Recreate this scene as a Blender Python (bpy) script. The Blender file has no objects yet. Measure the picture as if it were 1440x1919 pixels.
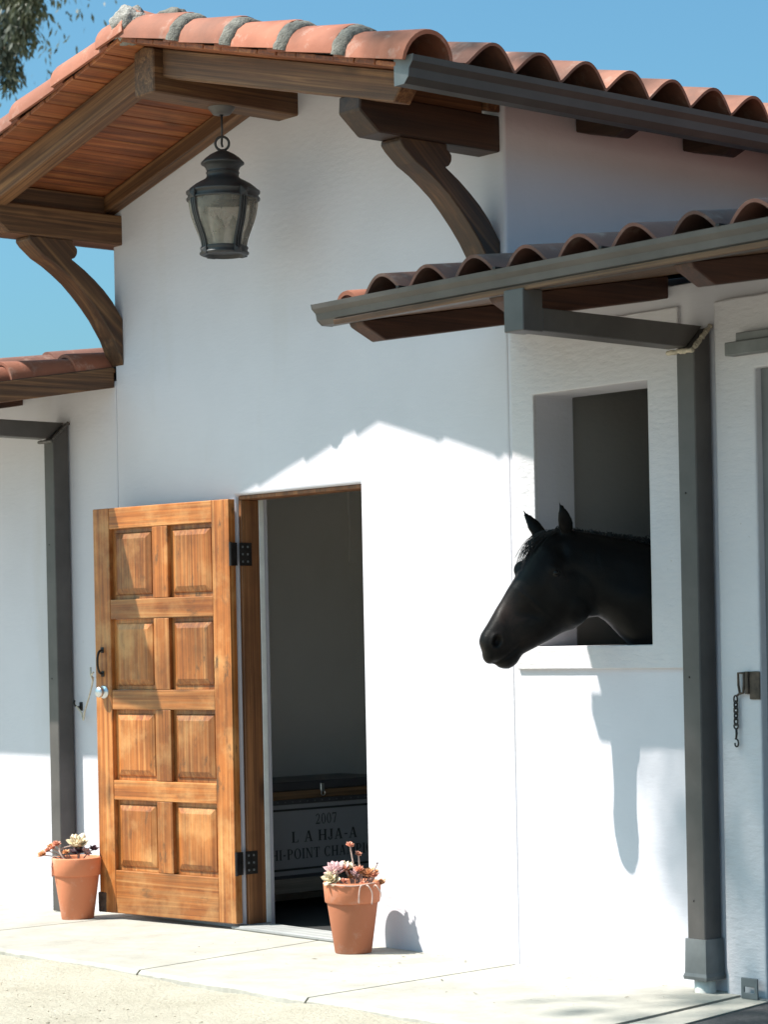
import bpy, bmesh, math, random
from mathutils import Vector, Matrix, noise as mnoise
random.seed(7)
R = math.radians
scene = bpy.context.scene
COL = scene.collection

# ------------------------------------------------------------------ camera
cam_d = bpy.data.cameras.new('camera')
cam = bpy.data.objects.new('camera', cam_d); COL.objects.link(cam)
CAMP = Vector((9.052, -6.852, 1.357)); YAW, ROLL = .8612, .01987
fw = Vector((-math.sin(YAW), math.cos(YAW), 0)); rt = Vector((math.cos(YAW), math.sin(YAW), 0)); up = Vector((0, 0, 1))
cr, sr = math.cos(ROLL), math.sin(ROLL)
cx = rt*cr - up*sr; cy = rt*sr + up*cr
cam.matrix_world = Matrix(((cx.x, cy.x, -fw.x, CAMP.x), (cx.y, cy.y, -fw.y, CAMP.y), (cx.z, cy.z, -fw.z, CAMP.z), (0, 0, 0, 1)))
cam_d.sensor_fit = 'VERTICAL'; cam_d.sensor_height = 36; cam_d.sensor_width = 27
cam_d.lens = 36*4442/1919; cam_d.shift_y = 243.7/1919; cam_d.clip_end = 3000
cam_d.dof.use_dof = True; cam_d.dof.focus_distance = 10.2; cam_d.dof.aperture_fstop = 5.0
scene.camera = cam

# ------------------------------------------------------------------ light
SUN = Vector((.61, 1, -1.77)).normalized()          # the way the light travels
EL = math.asin(-SUN.z); AZ = math.atan2(-SUN.x, -SUN.y)
world = bpy.data.worlds.new('World'); scene.world = world; world.use_nodes = True
wn = world.node_tree; wn.nodes.clear()
sky = wn.nodes.new('ShaderNodeTexSky'); sky.sky_type = 'NISHITA'; sky.sun_disc = False
sky.sun_elevation = EL; sky.sun_rotation = AZ; sky.air_density = 1.0; sky.dust_density = 3.0; sky.ozone_density = 1.0
tint = wn.nodes.new('ShaderNodeMix'); tint.data_type = 'RGBA'; tint.blend_type = 'MULTIPLY'
tint.inputs[0].default_value = 1; tint.inputs[7].default_value = (.58, 1.01, 1.10, 1)
bg = wn.nodes.new('ShaderNodeBackground'); bg.inputs[1].default_value = .092
wo = wn.nodes.new('ShaderNodeOutputWorld')
wn.links.new(sky.outputs[0], tint.inputs[6]); wn.links.new(tint.outputs[2], bg.inputs[0]); wn.links.new(bg.outputs[0], wo.inputs[0])
sun_d = bpy.data.lights.new('sun', 'SUN'); sun_d.energy = 5.0; sun_d.angle = R(.53); sun_d.color = (1, .955, .89)
sun = bpy.data.objects.new('sun', sun_d); COL.objects.link(sun)
sun.rotation_euler = SUN.to_track_quat('-Z', 'Y').to_euler(); sun.location = (-8, -13, 25)
vs = scene.view_settings
vs.view_transform = 'Standard'; vs.look = 'None'; vs.gamma = 1; vs.use_curve_mapping = False; vs.exposure = .85
scene.cycles.max_bounces = 10; scene.cycles.diffuse_bounces = 6
scene.cycles.use_denoising = True

# ------------------------------------------------------------------ materials
class NT:
    def __init__(s, name):
        s.m = bpy.data.materials.new(name); s.m.use_nodes = True
        s.t = s.m.node_tree; s.b = s.t.nodes['Principled BSDF']; s.tc = s.t.nodes.new('ShaderNodeTexCoord')
        s.oi = s.t.nodes.new('ShaderNodeObjectInfo')
    def n(s, typ, **kw):
        x = s.t.nodes.new('ShaderNode'+typ)
        for k, v in kw.items(): setattr(x, k, v)
        return x
    def l(s, a, b): s.t.links.new(a, b)
    def vec(s, scale=(1, 1, 1), rot=(0, 0, 0), rand=0.0):
        mp = s.n('Mapping'); mp.inputs['Scale'].default_value = scale; mp.inputs['Rotation'].default_value = rot
        src = s.tc.outputs['Object']
        if rand:
            r = s.n('Math', operation='MULTIPLY'); s.l(s.oi.outputs['Random'], r.inputs[0]); r.inputs[1].default_value = rand
            a = s.n('VectorMath', operation='ADD'); s.l(src, a.inputs[0]); s.l(r.outputs[0], a.inputs[1]); src = a.outputs[0]
        if any(rot):
            m0 = s.n('Mapping'); m0.inputs['Rotation'].default_value = rot; s.l(src, m0.inputs['Vector']); src = m0.outputs[0]
            mp.inputs['Rotation'].default_value = (0, 0, 0)
        s.l(src, mp.inputs['Vector']); return mp.outputs[0]
    def noise(s, vec, scale, detail=4, rough=.55, dist=0):
        x = s.n('TexNoise'); x.inputs['Scale'].default_value = scale; x.inputs['Detail'].default_value = detail
        x.inputs['Roughness'].default_value = rough; x.inputs['Distortion'].default_value = dist
        s.l(vec, x.inputs['Vector']); return x.outputs[0]
    def ramp(s, fac, stops):
        x = s.n('ValToRGB'); e = x.color_ramp.elements
        while len(e) < len(stops): e.new(.5)
        for q, (p, c) in zip(e, stops): q.position = p; q.color = (c, c, c, 1) if isinstance(c, (int, float)) else (*c, 1)
        s.l(fac, x.inputs[0]); return x.outputs[0]
    def mix(s, a, b, fac=1.0, mode='MIX'):
        x = s.n('Mix', data_type='RGBA', blend_type=mode)
        for sock, v in ((x.inputs[0], fac), (x.inputs[6], a), (x.inputs[7], b)):
            if isinstance(v, (int, float)): sock.default_value = v
            elif isinstance(v, tuple): sock.default_value = (*v, 1)
            else: s.l(v, sock)
        return x.outputs[2]
    def base(s, v):
        if isinstance(v, tuple): s.b.inputs['Base Color'].default_value = (*v, 1)
        else: s.l(v, s.b.inputs['Base Color'])
        return s
    def rough(s, v):
        if isinstance(v, (int, float)): s.b.inputs['Roughness'].default_value = v
        else: s.l(v, s.b.inputs['Roughness'])
        return s
    def bump(s, h, strength=.3, dist=.01):
        x = s.n('Bump'); x.inputs['Strength'].default_value = strength; x.inputs['Distance'].default_value = dist
        s.l(h, x.inputs['Height']); s.l(x.outputs[0], s.b.inputs['Normal']); return s

def m_stucco(name, col, dirt=.5, bumpd=.006):
    t = NT(name); v = t.vec()
    big = t.noise(v, 1.1, 5); fine = t.noise(v, 26, 6, .6); mid = t.noise(v, 5, 4)
    c = t.mix(col, tuple(k*.90 for k in col), t.ramp(big, [(.4, 0), (.75, 1)]))
    specks = t.ramp(t.noise(v, 60, 2), [(.72, 0), (.76, 1)])
    sp2 = t.ramp(t.noise(v, 3.1, 3), [(.55, 0), (.7, 1)])
    c = t.mix(c, (.30, .27, .22), t.mix((0, 0, 0), t.mix(specks, sp2, 1, 'MULTIPLY'), dirt))
    hs = t.mix(t.mix(fine, mid, .5), t.noise(t.vec((3, 3, 9)), 6, 6), .35)
    stn = t.ramp(t.noise(t.vec((1.6, 1.6, .45)), 1, 5, .6), [(.56, 0), (.74, .22)])
    c = t.mix(c, (.42, .36, .27), stn)
    t.base(c).rough(.85).bump(hs, .55, bumpd); return t.m
def m_wood(name, axis, c1, c2, c3, rough=.6, rot=(0, 0, 0), stain=.35, gr=18, spots=0):
    t = NT(name); sc = [gr, gr, gr]; sc[axis] = .6
    v = t.vec(tuple(sc), rot, 13.7)
    g = t.noise(v, 1, 6, .6, 1.2)
    sc2 = [110, 110, 110]; sc2[axis] = 1.0
    f = t.noise(t.vec(tuple(sc2), rot, 5.1), 1, 4, .65)
    c = t.ramp(g, [(.28, c1), (.5, c2), (.74, c3)])
    c = t.mix(c, t.ramp(f, [(.3, .36), (.62, 1.0)]), .75, 'MULTIPLY')
    sc3 = [5.5, 5.5, 5.5]; sc3[axis] = 1.7
    vo = t.n('TexVoronoi'); t.l(t.vec(tuple(sc3), rot, 9.3), vo.inputs['Vector']); vo.inputs['Scale'].default_value = 1
    k = t.ramp(vo.outputs['Distance'], [(.05, .18), (.16, 1)])
    c = t.mix(c, k, .8, 'MULTIPLY')
    st = t.ramp(t.noise(t.vec((3, 3, 3), rand=21), 1, 5, .65), [(.42, 1), (.68, .45)])
    c = t.mix(c, st, stain, 'MULTIPLY')
    if spots:
        c = t.mix(c, (.60, .34, .135), t.ramp(t.noise(t.vec((4, 4, 4), rand=19), 1, 5, .65), [(.5, 0), (.72, .5)]))
        s4 = [16, 16, 16]; s4[axis] = 6
        sp = t.ramp(t.noise(t.vec(tuple(s4), rand=33), 1, 6, .7), [(.56, 0), (.66, 1)])
        c = t.mix(c, (.085, .045, .02), t.mix((0, 0, 0), t.mix(sp, t.ramp(t.noise(t.vec((2.6, 2.6, 2.6), rand=8), 1, 3), [(.42, 0), (.6, 1)]), 1, 'MULTIPLY'), spots))
    hv = t.n('HueSaturation'); t.l(c, hv.inputs['Color'])
    mr = t.n('MapRange'); t.l(t.oi.outputs['Random'], mr.inputs[0]); mr.inputs[3].default_value = .78; mr.inputs[4].default_value = 1.2
    t.l(mr.outputs[0], hv.inputs['Value'])
    t.base(hv.outputs[0]).rough(rough).bump(t.mix(g, f, .6), .35, .004); return t.m
BW = ((.050, .021, .009), (.135, .060, .024), (.33, .165, .066))
M = {}
M['stucco'] = m_stucco('white_stucco', (.60, .581, .622), .25)
M['stucco_rough'] = m_stucco('rough_white_stucco', (.585, .56, .58), .75, .02)
M['room'] = m_stucco('room_paint', (.57, .545, .51), .3)
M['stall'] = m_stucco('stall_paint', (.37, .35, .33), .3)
for a, ax in (('x', 0), ('y', 1), ('z', 2)): M['beam_'+a] = m_wood('beam_wood_'+a, ax, *BW, gr=30)
M['bracket'] = m_wood('bracket_wood', 2, *BW, rot=(R(-48), 0, 0))
for nm_, sg_ in (('beam_left', 1), ('beam_right', -1)): M[nm_] = m_wood('rafter_wood', 0, *BW, rot=(0, sg_*math.atan(.257), 0), gr=30)
M['beam_dark'] = m_wood('dark_wood_y', 1, (.022, .010, .006), (.050, .022, .011), (.10, .046, .022))  # darker tone than the other beams, for the right purlin
M['rafter_dark'] = m_wood('dark_wood_x', 0, (.022, .010, .006), (.050, .022, .011), (.10, .046, .022))  # the same darker tone for the rafter tails
M['red_rafter'] = m_wood('dark_red_wood', 1, (.035, .012, .007), (.075, .026, .013), (.12, .045, .022))  # dark red tone for the rafters of the low roofs
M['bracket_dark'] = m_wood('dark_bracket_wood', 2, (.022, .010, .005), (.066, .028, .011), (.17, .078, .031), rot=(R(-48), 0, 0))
M['plank'] = m_wood('soffit_wood', 1, (.12, .030, .009), (.31, .084, .023), (.52, .20, .065), stain=.7)
DW = ((.25, .066, .013), (.45, .145, .030), (.64, .30, .105))
M['door_v'] = m_wood('door_wood_upright', 2, *DW, rough=.42, stain=.8, gr=24, spots=.95)
M['door_h'] = m_wood('door_wood_level', 0, *DW, rough=.42, stain=.6, gr=24, spots=.55)
M['jamb'] = m_wood('jamb_wood', 2, (.12, .045, .016), (.22, .085, .03), (.36, .16, .06), stain=.5)
M['sill'] = m_wood('weathered_sill', 0, (.28, .28, .28), (.42, .42, .41), (.55, .54, .52), rough=.8)

def m_tile(name, c1, c2, soot, gran=3.0):
    t = NT(name); v = t.vec(rand=17)
    c = t.ramp(t.noise(v, gran, 5, .6), [(.3, c1), (.7, c2)])
    c = t.mix(c, (.62, .50, .42), t.mix((0, 0, 0), t.ramp(t.noise(v, 9, 6, .7), [(.55, 0), (.8, 1)]), .45))
    c = t.mix(c, (.07, .045, .035), t.mix((0, 0, 0), t.ramp(t.noise(t.vec(rand=31), 2.2, 6, .65), [(.48, 0), (.72, 1)]), soot))
    hv = t.n('HueSaturation'); t.l(c, hv.inputs['Color'])
    mr = t.n('MapRange'); t.l(t.oi.outputs['Random'], mr.inputs[0]); mr.inputs[3].default_value = .72; mr.inputs[4].default_value = 1.22
    t.l(mr.outputs[0], hv.inputs['Value'])
    t.base(hv.outputs[0]).rough(.8).bump(t.noise(v, 60, 5), .35, .003); return t.m
M['tile'] = m_tile('clay_roof_tile', (.17, .066, .042), (.33, .138, .085), .85)
M['tile_low'] = m_tile('sooty_shaded_roof_tile', (.13, .058, .042), (.24, .10, .07), .8)  # soot, plus the shade on the low roofs put into a darker base
M['rake'] = m_tile('clay_rake_tile', (.25, .077, .040), (.34, .122, .070), .5)
M['pot'] = m_tile('terracotta', (.50, .165, .075), (.57, .205, .10), .06, 1.5)
def m_plain(name, col, rough=.5, metal=0, var=.15, nsc=12, bump=.1, bd=.002):
    t = NT(name); v = t.vec(rand=7)
    f = t.noise(v, nsc, 5, .6)
    c = t.mix(tuple(k*(1-var) for k in col), tuple(min(1, k*(1+var)) for k in col), t.ramp(f, [(.3, 0), (.7, 1)]))
    t.base(c).rough(rough).bump(t.noise(v, nsc*5, 4), bump, bd); t.b.inputs['Metallic'].default_value = metal; return t.m
M['mortar'] = m_plain('mortar', (.15, .14, .12), .95, 0, .5, 22, .9, .01)
M['mortar_pale'] = m_plain('pale_mortar', (.27, .25, .225), .95, 0, .5, 16, 1, .014)
M['gutter'] = m_plain('grey_gutter_metal', (.080, .070, .065), .48, 0, .25, 4)
M['gutter_dark'] = m_plain('brown_black_gutter', (.050, .046, .043), .5, 0, .25, 4)
M['galv'] = m_plain('grey_painted_metal', (.15, .155, .155), .5, 0, .25, 6)
M['caulk'] = m_plain('cream_caulk', (.55, .47, .36), .9, 0, .4, 30, .8, .006)
M['iron'] = m_plain('dark_iron', (.035, .03, .028), .5, .6, .4, 25, .4)
M['lantern'] = m_plain('aged_bronze', (.040, .039, .040), .5, .25, .3, 10, .3)
M['knob'] = m_plain('brushed_steel', (.62, .64, .66), .34, 1, .05)
M['rust'] = m_plain('rusty_steel', (.075, .052, .038), .7, .3, .5, 30, .5)
M['rope'] = m_plain('twine', (.52, .46, .36), .9, 0, .3, 90, .6)
M['doorgrey'] = m_plain('grey_door_paint', (.16, .16, .16), .55, 0, .12, 8)
M['white_pvc'] = m_plain('white_pipe', (.62, .60, .55), .6, 0, .2, 20)
M['white_paint'] = m_plain('white_stop_paint', (.72, .71, .68), .6, 0, .12, 10)
M['mat'] = m_plain('black_rubber', (.022, .022, .022), .8, 0, .3, 30)
M['asphalt'] = m_plain('asphalt', (.055, .055, .058), .9, 0, .5, 60, .8, .006)
M['soil'] = m_plain('potting_soil', (.045, .028, .018), .95, 0, .6, 60, 1, .01)
M['stem'] = m_plain('succulent_stem', (.50, .36, .30), .7, 0, .25, 40)
M['trunk_lid'] = m_plain('black_trunk_lid', (.05, .05, .055), .4, 0, .2, 6)
M['trunk_face'] = m_plain('pale_trunk_panel', (.25, .25, .26), .5, 0, .06, 5)
M['ink'] = m_plain('black_lettering', (.02, .02, .02), .5)
M['bark'] = m_plain('bark', (.16, .12, .09), .9, 0, .4, 12, .8, .02)
M['hoof'] = m_plain('hoof', (.05, .045, .04), .6)
M['bulb'] = m_plain('lamp_bulb', (.6, .57, .5), .2)
M['wood_trunk'] = m_wood('trunk_wood', 1, (.10, .055, .025), (.17, .095, .045), (.24, .14, .07))
M['base_trunk'] = m_wood('trunk_base_wood', 1, (.16, .14, .11), (.24, .21, .17), (.32, .28, .23))
def m_leaf(name, c1, c2, trans=.3):
    t = NT(name); mr = t.ramp(t.noise(t.vec(rand=3), 2.3, 3), [(.35, c1), (.65, c2)])
    t.base(mr).rough(.5); t.b.inputs['Transmission Weight'].default_value = 0
    tr = t.n('BsdfTranslucent'); t.l(mr, tr.inputs[0]); ms = t.n('MixShader'); ms.inputs[0].default_value = trans
    out = t.t.nodes['Material Output']; t.l(t.b.outputs[0], ms.inputs[1]); t.l(tr.outputs[0], ms.inputs[2]); t.l(ms.outputs[0], out.inputs[0])
    return t.m
M['leaf'] = m_leaf('olive_leaf', (.035, .045, .03), (.10, .105, .05))
def m_petal(name, inner, outer):
    t = NT(name); a = t.n('Attribute', attribute_name='petal'); c = t.mix(inner, outer, a.outputs['Fac'])
    c = t.mix(c, t.ramp(t.noise(t.vec(rand=3), 70, 3), [(.3, .8), (.7, 1)]), .5, 'MULTIPLY')
    t.base(c).rough(.45); t.b.inputs['Subsurface Weight'].default_value = .12; t.b.inputs['Subsurface Radius'].default_value = (.01, .006, .004); return t.m
M['p_pink'] = m_petal('pink_petal', (.56, .42, .33), (.62, .38, .40))
M['p_cream'] = m_petal('cream_petal', (.52, .42, .22), (.72, .60, .42))
M['p_coral'] = m_petal('coral_petal', (.52, .17, .10), (.66, .27, .17))
M['p_orange'] = m_petal('orange_petal', (.40, .16, .07), (.66, .30, .13))
M['p_dark'] = m_petal('maroon_petal', (.05, .02, .03), (.09, .03, .04))
# concrete, dirt
t = NT('concrete'); v = t.vec()
c = t.ramp(t.noise(v, 1.6, 6, .6), [(.3, (.345, .325, .28)), (.7, (.44, .42, .37))])
c = t.mix(c, t.ramp(t.noise(v, 5, 8, .75), [(.35, .72), (.6, 1)]), .7, 'MULTIPLY')
c = t.mix(c, (.16, .13, .10), t.ramp(t.noise(v, 34, 3), [(.72, 0), (.78, 1)]))
t.base(c).rough(.9).bump(t.mix(t.noise(v, 45, 6), t.noise(v, 8, 5), .5), .5, .006); M['concrete'] = t.m
t = NT('sandy_dirt'); v = t.vec()
c = t.ramp(t.noise(v, 3, 8, .7), [(.3, (.42, .375, .29)), (.7, (.54, .495, .40))])
c = t.mix(c, t.ramp(t.noise(v, 70, 4, .7), [(.33, .6), (.5, 1)]), .6, 'MULTIPLY')
t.base(c).rough(.95).bump(t.mix(t.noise(v, 38, 8, .75), t.noise(v, 6, 6), .4), 1, .03); M['dirt'] = t.m
# glass of the lantern: seeded, dusty
t = NT('seeded_glass'); v = t.vec()
t.base((.33, .295, .25)).rough(.3).bump(t.noise(v, 26, 4), .5, .01)
g = t.n('BsdfTransparent'); g.inputs[0].default_value = (.80, .76, .70, 1); ms = t.n('MixShader')
t.l(t.ramp(t.noise(v, 9, 5, .6), [(.3, .25), (.7, .62)]), ms.inputs[0]); t.l(g.outputs[0], ms.inputs[1]); t.l(t.b.outputs[0], ms.inputs[2])
t.l(ms.outputs[0], t.t.nodes['Material Output'].inputs[0]); M['glass'] = t.m
# horse
t = NT('black_coat'); v = t.vec()
c = t.ramp(t.noise(v, 5, 5), [(.35, (.003, .0027, .0026)), (.7, (.0062, .005, .0044))])
at = t.n('Attribute', attribute_name='muzzle_sheen')
c = t.mix(c, t.mix((.018, .014, .012), (.034, .022, .018), t.ramp(t.noise(v, 30, 6, .75), [(.35, 0), (.7, 1)])), at.outputs['Fac'])  # lit grey of the nose bridge painted into the coat, with reddish muzzle
t.base(c).rough(t.ramp(t.noise(v, 14, 6, .7), [(.3, .34), (.7, .54)])).bump(t.mix(t.noise(t.vec((1, 1, 1)), 160, 5), t.noise(v, 11, 4), .6), .4, .005); t.b.inputs['Specular IOR Level'].default_value = .13
M['coat'] = t.m
M['mane'] = m_plain('black_mane', (.007, .006, .006), .8, 0, .3, 60)
t = NT('dark_eye'); t.base((.008, .006, .005)).rough(.22); t.b.inputs['Specular IOR Level'].default_value = .2; M['eye'] = t.m

# ------------------------------------------------------------------ mesh helpers
def put(name, me, mat=None, parent=None, smooth=False, loc=None):
    o = bpy.data.objects.new(name, me); COL.objects.link(o)
    if mat is not None and not me.materials: me.materials.append(mat if not isinstance(mat, str) else M[mat])
    if smooth: me.polygons.foreach_set('use_smooth', [True]*len(me.polygons)); me.update()
    if parent is not None: o.parent = parent
    if loc is not None: o.location = loc
    return o
def from_bm(name, bm, mat, parent=None, smooth=False, loc=None):
    me = bpy.data.meshes.new(name); bm.normal_update(); bm.to_mesh(me); bm.free(); return put(name, me, mat, parent, smooth, loc)
def bm_box(bm, lo, hi, bev=0, seg=1):
    r = bmesh.ops.create_cube(bm, size=1)['verts']
    lo, hi = Vector(lo), Vector(hi); c = (lo+hi)/2; d = hi-lo
    for q in r: q.co = Vector((q.co.x*d.x, q.co.y*d.y, q.co.z*d.z)) + c
    if bev:
        es = list({e for q in r for e in q.link_edges})
        bmesh.ops.bevel(bm, geom=es, offset=bev, segments=seg, affect='EDGES', profile=.5)
def box(name, lo, hi, mat, parent=None, bev=.003, seg=1):
    """a box whose origin lies at its own centre"""
    lo, hi = Vector(lo), Vector(hi); c = (lo+hi)/2
    bm = bmesh.new(); bm_box(bm, lo-c, hi-c, bev, seg); return from_bm(name, bm, mat, parent, loc=c)
def bm_prism(bm, prof, ax, a, b):
    """closed profile of 2-d points swept along an axis (0 x: (y,z); 1 y: (x,z); 2 z: (x,y))"""
    def P(p, s): return {0: (s, p[0], p[1]), 1: (p[0], s, p[1]), 2: (p[0], p[1], s)}[ax]
    A = [bm.verts.new(P(p, a)) for p in prof]; B = [bm.verts.new(P(p, b)) for p in prof]; n = len(prof)
    fs = [bm.faces.new((A[i], A[(i+1) % n], B[(i+1) % n], B[i])) for i in range(n)]
    fs += [bm.faces.new(A[::-1]), bm.faces.new(B)]
    bmesh.ops.recalc_face_normals(bm, faces=fs); return fs
def prism(name, prof, ax, a, b, mat, parent=None, bev=0):
    cen = [0, 0, 0]; k = {0: (1, 2), 1: (0, 2), 2: (0, 1)}[ax]
    mu = sum(p[0] for p in prof)/len(prof); mv = sum(p[1] for p in prof)/len(prof); ms_ = (a+b)/2
    cen[ax] = ms_; cen[k[0]] = mu; cen[k[1]] = mv
    bm = bmesh.new(); bm_prism(bm, [(p[0]-mu, p[1]-mv) for p in prof], ax, a-ms_, b-ms_)
    if bev:
        es = [e for e in bm.edges if len(e.link_faces) == 2 and e.calc_face_angle(0) > .5]
        bmesh.ops.bevel(bm, geom=es, offset=bev, segments=1, affect='EDGES', profile=.5)
    return from_bm(name, bm, mat, parent, loc=cen)
def bm_lathe(bm, prof, seg=32, cen=(0, 0, 0), a0=0, a1=2*math.pi):
    full = abs(a1-a0-2*math.pi) < 1e-6; n = seg if full else seg+1; rings = []
    for r, z in prof:
        rings.append([bm.verts.new((cen[0]+r*math.cos(a0+(a1-a0)*i/seg), cen[1]+r*math.sin(a0+(a1-a0)*i/seg), cen[2]+z)) for i in range(n)])
    for A, B in zip(rings, rings[1:]):
        for i in range(seg): j = (i+1) % n; bm.faces.new((A[i], A[j], B[j], B[i]))
    return rings
def bm_tube(bm, pts, rad, seg=8, cap=True):
    pts = [Vector(p) for p in pts]; rads = rad if isinstance(rad, (list, tuple)) else [rad]*len(pts); prev = None; rings = []
    for i, p in enumerate(pts):
        d = (pts[min(i+1, len(pts)-1)] - pts[max(i-1, 0)]).normalized()
        if prev is None: u = d.orthogonal().normalized()
        else: u = (prev - d*prev.dot(d)).normalized()
        prev = u; w = d.cross(u)
        rings.append([bm.verts.new(p + (u*math.cos(2*math.pi*k/seg) + w*math.sin(2*math.pi*k/seg))*rads[i]) for k in range(seg)])
    for A, B in zip(rings, rings[1:]):
        for k in range(seg): j = (k+1) % seg; bm.faces.new((A[k], A[j], B[j], B[k]))
    if cap: bm.faces.new(rings[0][::-1]); bm.faces.new(rings[-1])
def bm_torus(bm, c, R_, r, ax=1, n=20, k=8, sx=1, sz=1):
    pts = []
    for i in range(n+1):
        a = 2*math.pi*i/n; u, v = R_*sx*math.cos(a), R_*sz*math.sin(a)
        pts.append({0: (c[0], c[1]+u, c[2]+v), 1: (c[0]+u, c[1], c[2]+v), 2: (c[0]+u, c[1]+v, c[2])}[ax])
    bm_tube(bm, pts, r, k, False)
def smooth_path(pts, n=8):
    pts = [Vector(p) for p in pts]; out = []
    P = [pts[0]] + pts + [pts[-1]]
    for i in range(1, len(P)-2):
        for s in range(n):
            u = s/n; a, b, c, d = P[i-1], P[i], P[i+1], P[i+2]
            out.append(.5*((2*b) + (c-a)*u + (2*a-5*b+4*c-d)*u*u + (3*b-a-3*c+d)*u**3))
    return out + [pts[-1]]
def boolean(solid_bm, cut_bms, bevel=0, seg=2):
    def tmp(bm):
        me = bpy.data.meshes.new('tmp'); bm.to_mesh(me); bm.free(); o = bpy.data.objects.new('tmp', me); COL.objects.link(o); return o
    o = tmp(solid_bm); cs = [tmp(b) for b in cut_bms]
    for c_ in cs:
        m_ = o.modifiers.new('b', 'BOOLEAN'); m_.operation = 'DIFFERENCE'; m_.solver = 'EXACT'; m_.object = c_
    if bevel:
        m_ = o.modifiers.new('v', 'BEVEL'); m_.width = bevel; m_.segments = seg; m_.limit_method = 'ANGLE'; m_.angle_limit = R(35); m_.harden_normals = False
    dg = bpy.context.evaluated_depsgraph_get(); me = bpy.data.meshes.new_from_object(o.evaluated_get(dg))
    for q in [o]+cs: bpy.data.objects.remove(q)
    return me
def bb(lo, hi):
    bm = bmesh.new(); bm_box(bm, lo, hi); return bm
def thing(name, label, cat, loc=(0, 0, 0), group=None):
    o = bpy.data.objects.new(name, None); COL.objects.link(o); o.location = loc; o.empty_display_size = .1
    o['label'] = label; o['category'] = cat
    if group: o['group'] = group
    return o
def struct(o, kind='structure'): o['kind'] = kind; return o

# ------------------------------------------------------------------ ground
SLAB_Y = -1.172
bm = bmesh.new()                                           # dirt, one sheet to the horizon
xs = [-900, -60, -12, -6] + [-3.2+.07*i for i in range(95)] + [3.6, 5, 8, 16, 60, 900]
ys = [-900, -60, -14, -8, -5, -3.6] + [-2.8+.14*i for i in range(9)] + [-1.56, -1.46, -1.37, -1.30, -1.25, -1.21, -1.175, -1.14, -1.0, 0, 5, 20, 60, 900]
gv = {}
for i, x in enumerate(xs):
    for j, y in enumerate(ys):
        z = -.045
        if -3.3 < x < 3.5 and -2.9 < y < -.9:
            w_ = max(0, min(1, (y+1.55)/.34)); w_ = w_*w_*(3-2*w_)
            z += .012*mnoise.noise(Vector((x*1.3, y*1.3, 0))) + w_*max(0, min(1, (3.15-x)/.3))*(.020 + .016*mnoise.noise(Vector((x*2.1, 5, 0))) + .009*mnoise.noise(Vector((x*8, y*8, 2))))
        gv[i, j] = bm.verts.new((x, y, z))
for i in range(len(xs)-1):
    for j in range(len(ys)-1): bm.faces.new((gv[i, j], gv[i+1, j], gv[i+1, j+1], gv[i, j+1]))
struct(from_bm('ground', bm, 'dirt', smooth=True))
pave = struct(bpy.data.objects.new('pavement', None)); COL.objects.link(pave)
def slab(name, x0, x1, x0f, x1f, mat='concrete', top=0.0, yf=SLAB_Y, yb=.1, rough=True):
    bm = bmesh.new(); n = 90; F = []; B = []; F2 = []
    for i in range(n+1):
        s = i/n; xf = x0f+(x1f-x0f)*s; xb = x0+(x1-x0)*s
        j = (.016*mnoise.noise(Vector((xf*3, 0, 4))) + .008*mnoise.noise(Vector((xf*9, 0, 9))) + .004*mnoise.noise(Vector((xf*31, 0, 5)))) if rough else 0
        zd = (lambda x: top - .035*max(0, -x-.95))
        F.append(bm.verts.new((xf, yf+j+.012, zd(xf)))); F2.append(bm.verts.new((xf, yf+j-.004, zd(xf)-.014 - .006*abs(mnoise.noise(Vector((xf*11, 3, 1))))))); B.append(bm.verts.new((xb, yb, zd(xb))))
    D = [bm.verts.new((q.co.x, q.co.y-.004, -.12)) for q in F2]
    for i in range(n):
        bm.faces.new((F[i], F[i+1], B[i+1], B[i])); bm.faces.new((F2[i], F2[i+1], F[i+1], F[i])); bm.faces.new((D[i], D[i+1], F2[i+1], F2[i]))
    for k in (0, n):
        q = bm.verts.new((B[k].co.x, B[k].co.y, -.12)); bm.faces.new((F[k], F2[k], D[k], q, B[k]))
    bmesh.ops.recalc_face_normals(bm, faces=bm.faces); return from_bm(name, bm, mat, pave)
g = .006
for a, b, af, bf in ((-4.6, -2.17, -4.6, -2.17), (-2.17, -.86, -2.17, -.88), (-.86, .60, -.88, .81), (.60, 1.875, .81, 1.95), (1.875, 3.12, 1.95, 3.30)):
    slab('concrete_slab', a+g, b-g, af+g, bf-g)
slab('concrete_strip', 3.132, 3.27, 3.312, 3.50, top=-.006, yb=.04)
struct(box('asphalt_drive', (3.2, -5.2, -.1), (9, .02, -.0125), 'asphalt', None, 0))
# small stones lying on the dirt
bm = bmesh.new()
for k in range(1500):
    x = random.uniform(-2.4, 3.0); y = SLAB_Y - .02 - random.random()**1.3*1.7; r = random.choice((.002, .0022, .003, .003, .004, .0065))*random.uniform(.7, 1.3)
    q = bmesh.ops.create_icosphere(bm, subdivisions=1, radius=r)['verts']
    for w in q: w.co = Vector((w.co.x*random.uniform(.8, 1.4)+x, w.co.y*1.1+y, w.co.z*.6-.043+.012*mnoise.noise(Vector((x*1.3, y*1.3, 0)))))
struct(from_bm('pebbles', bm, m_plain('pebble_stone', (.40, .35, .27), .9, 0, .5, 6)), 'stuff')
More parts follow.
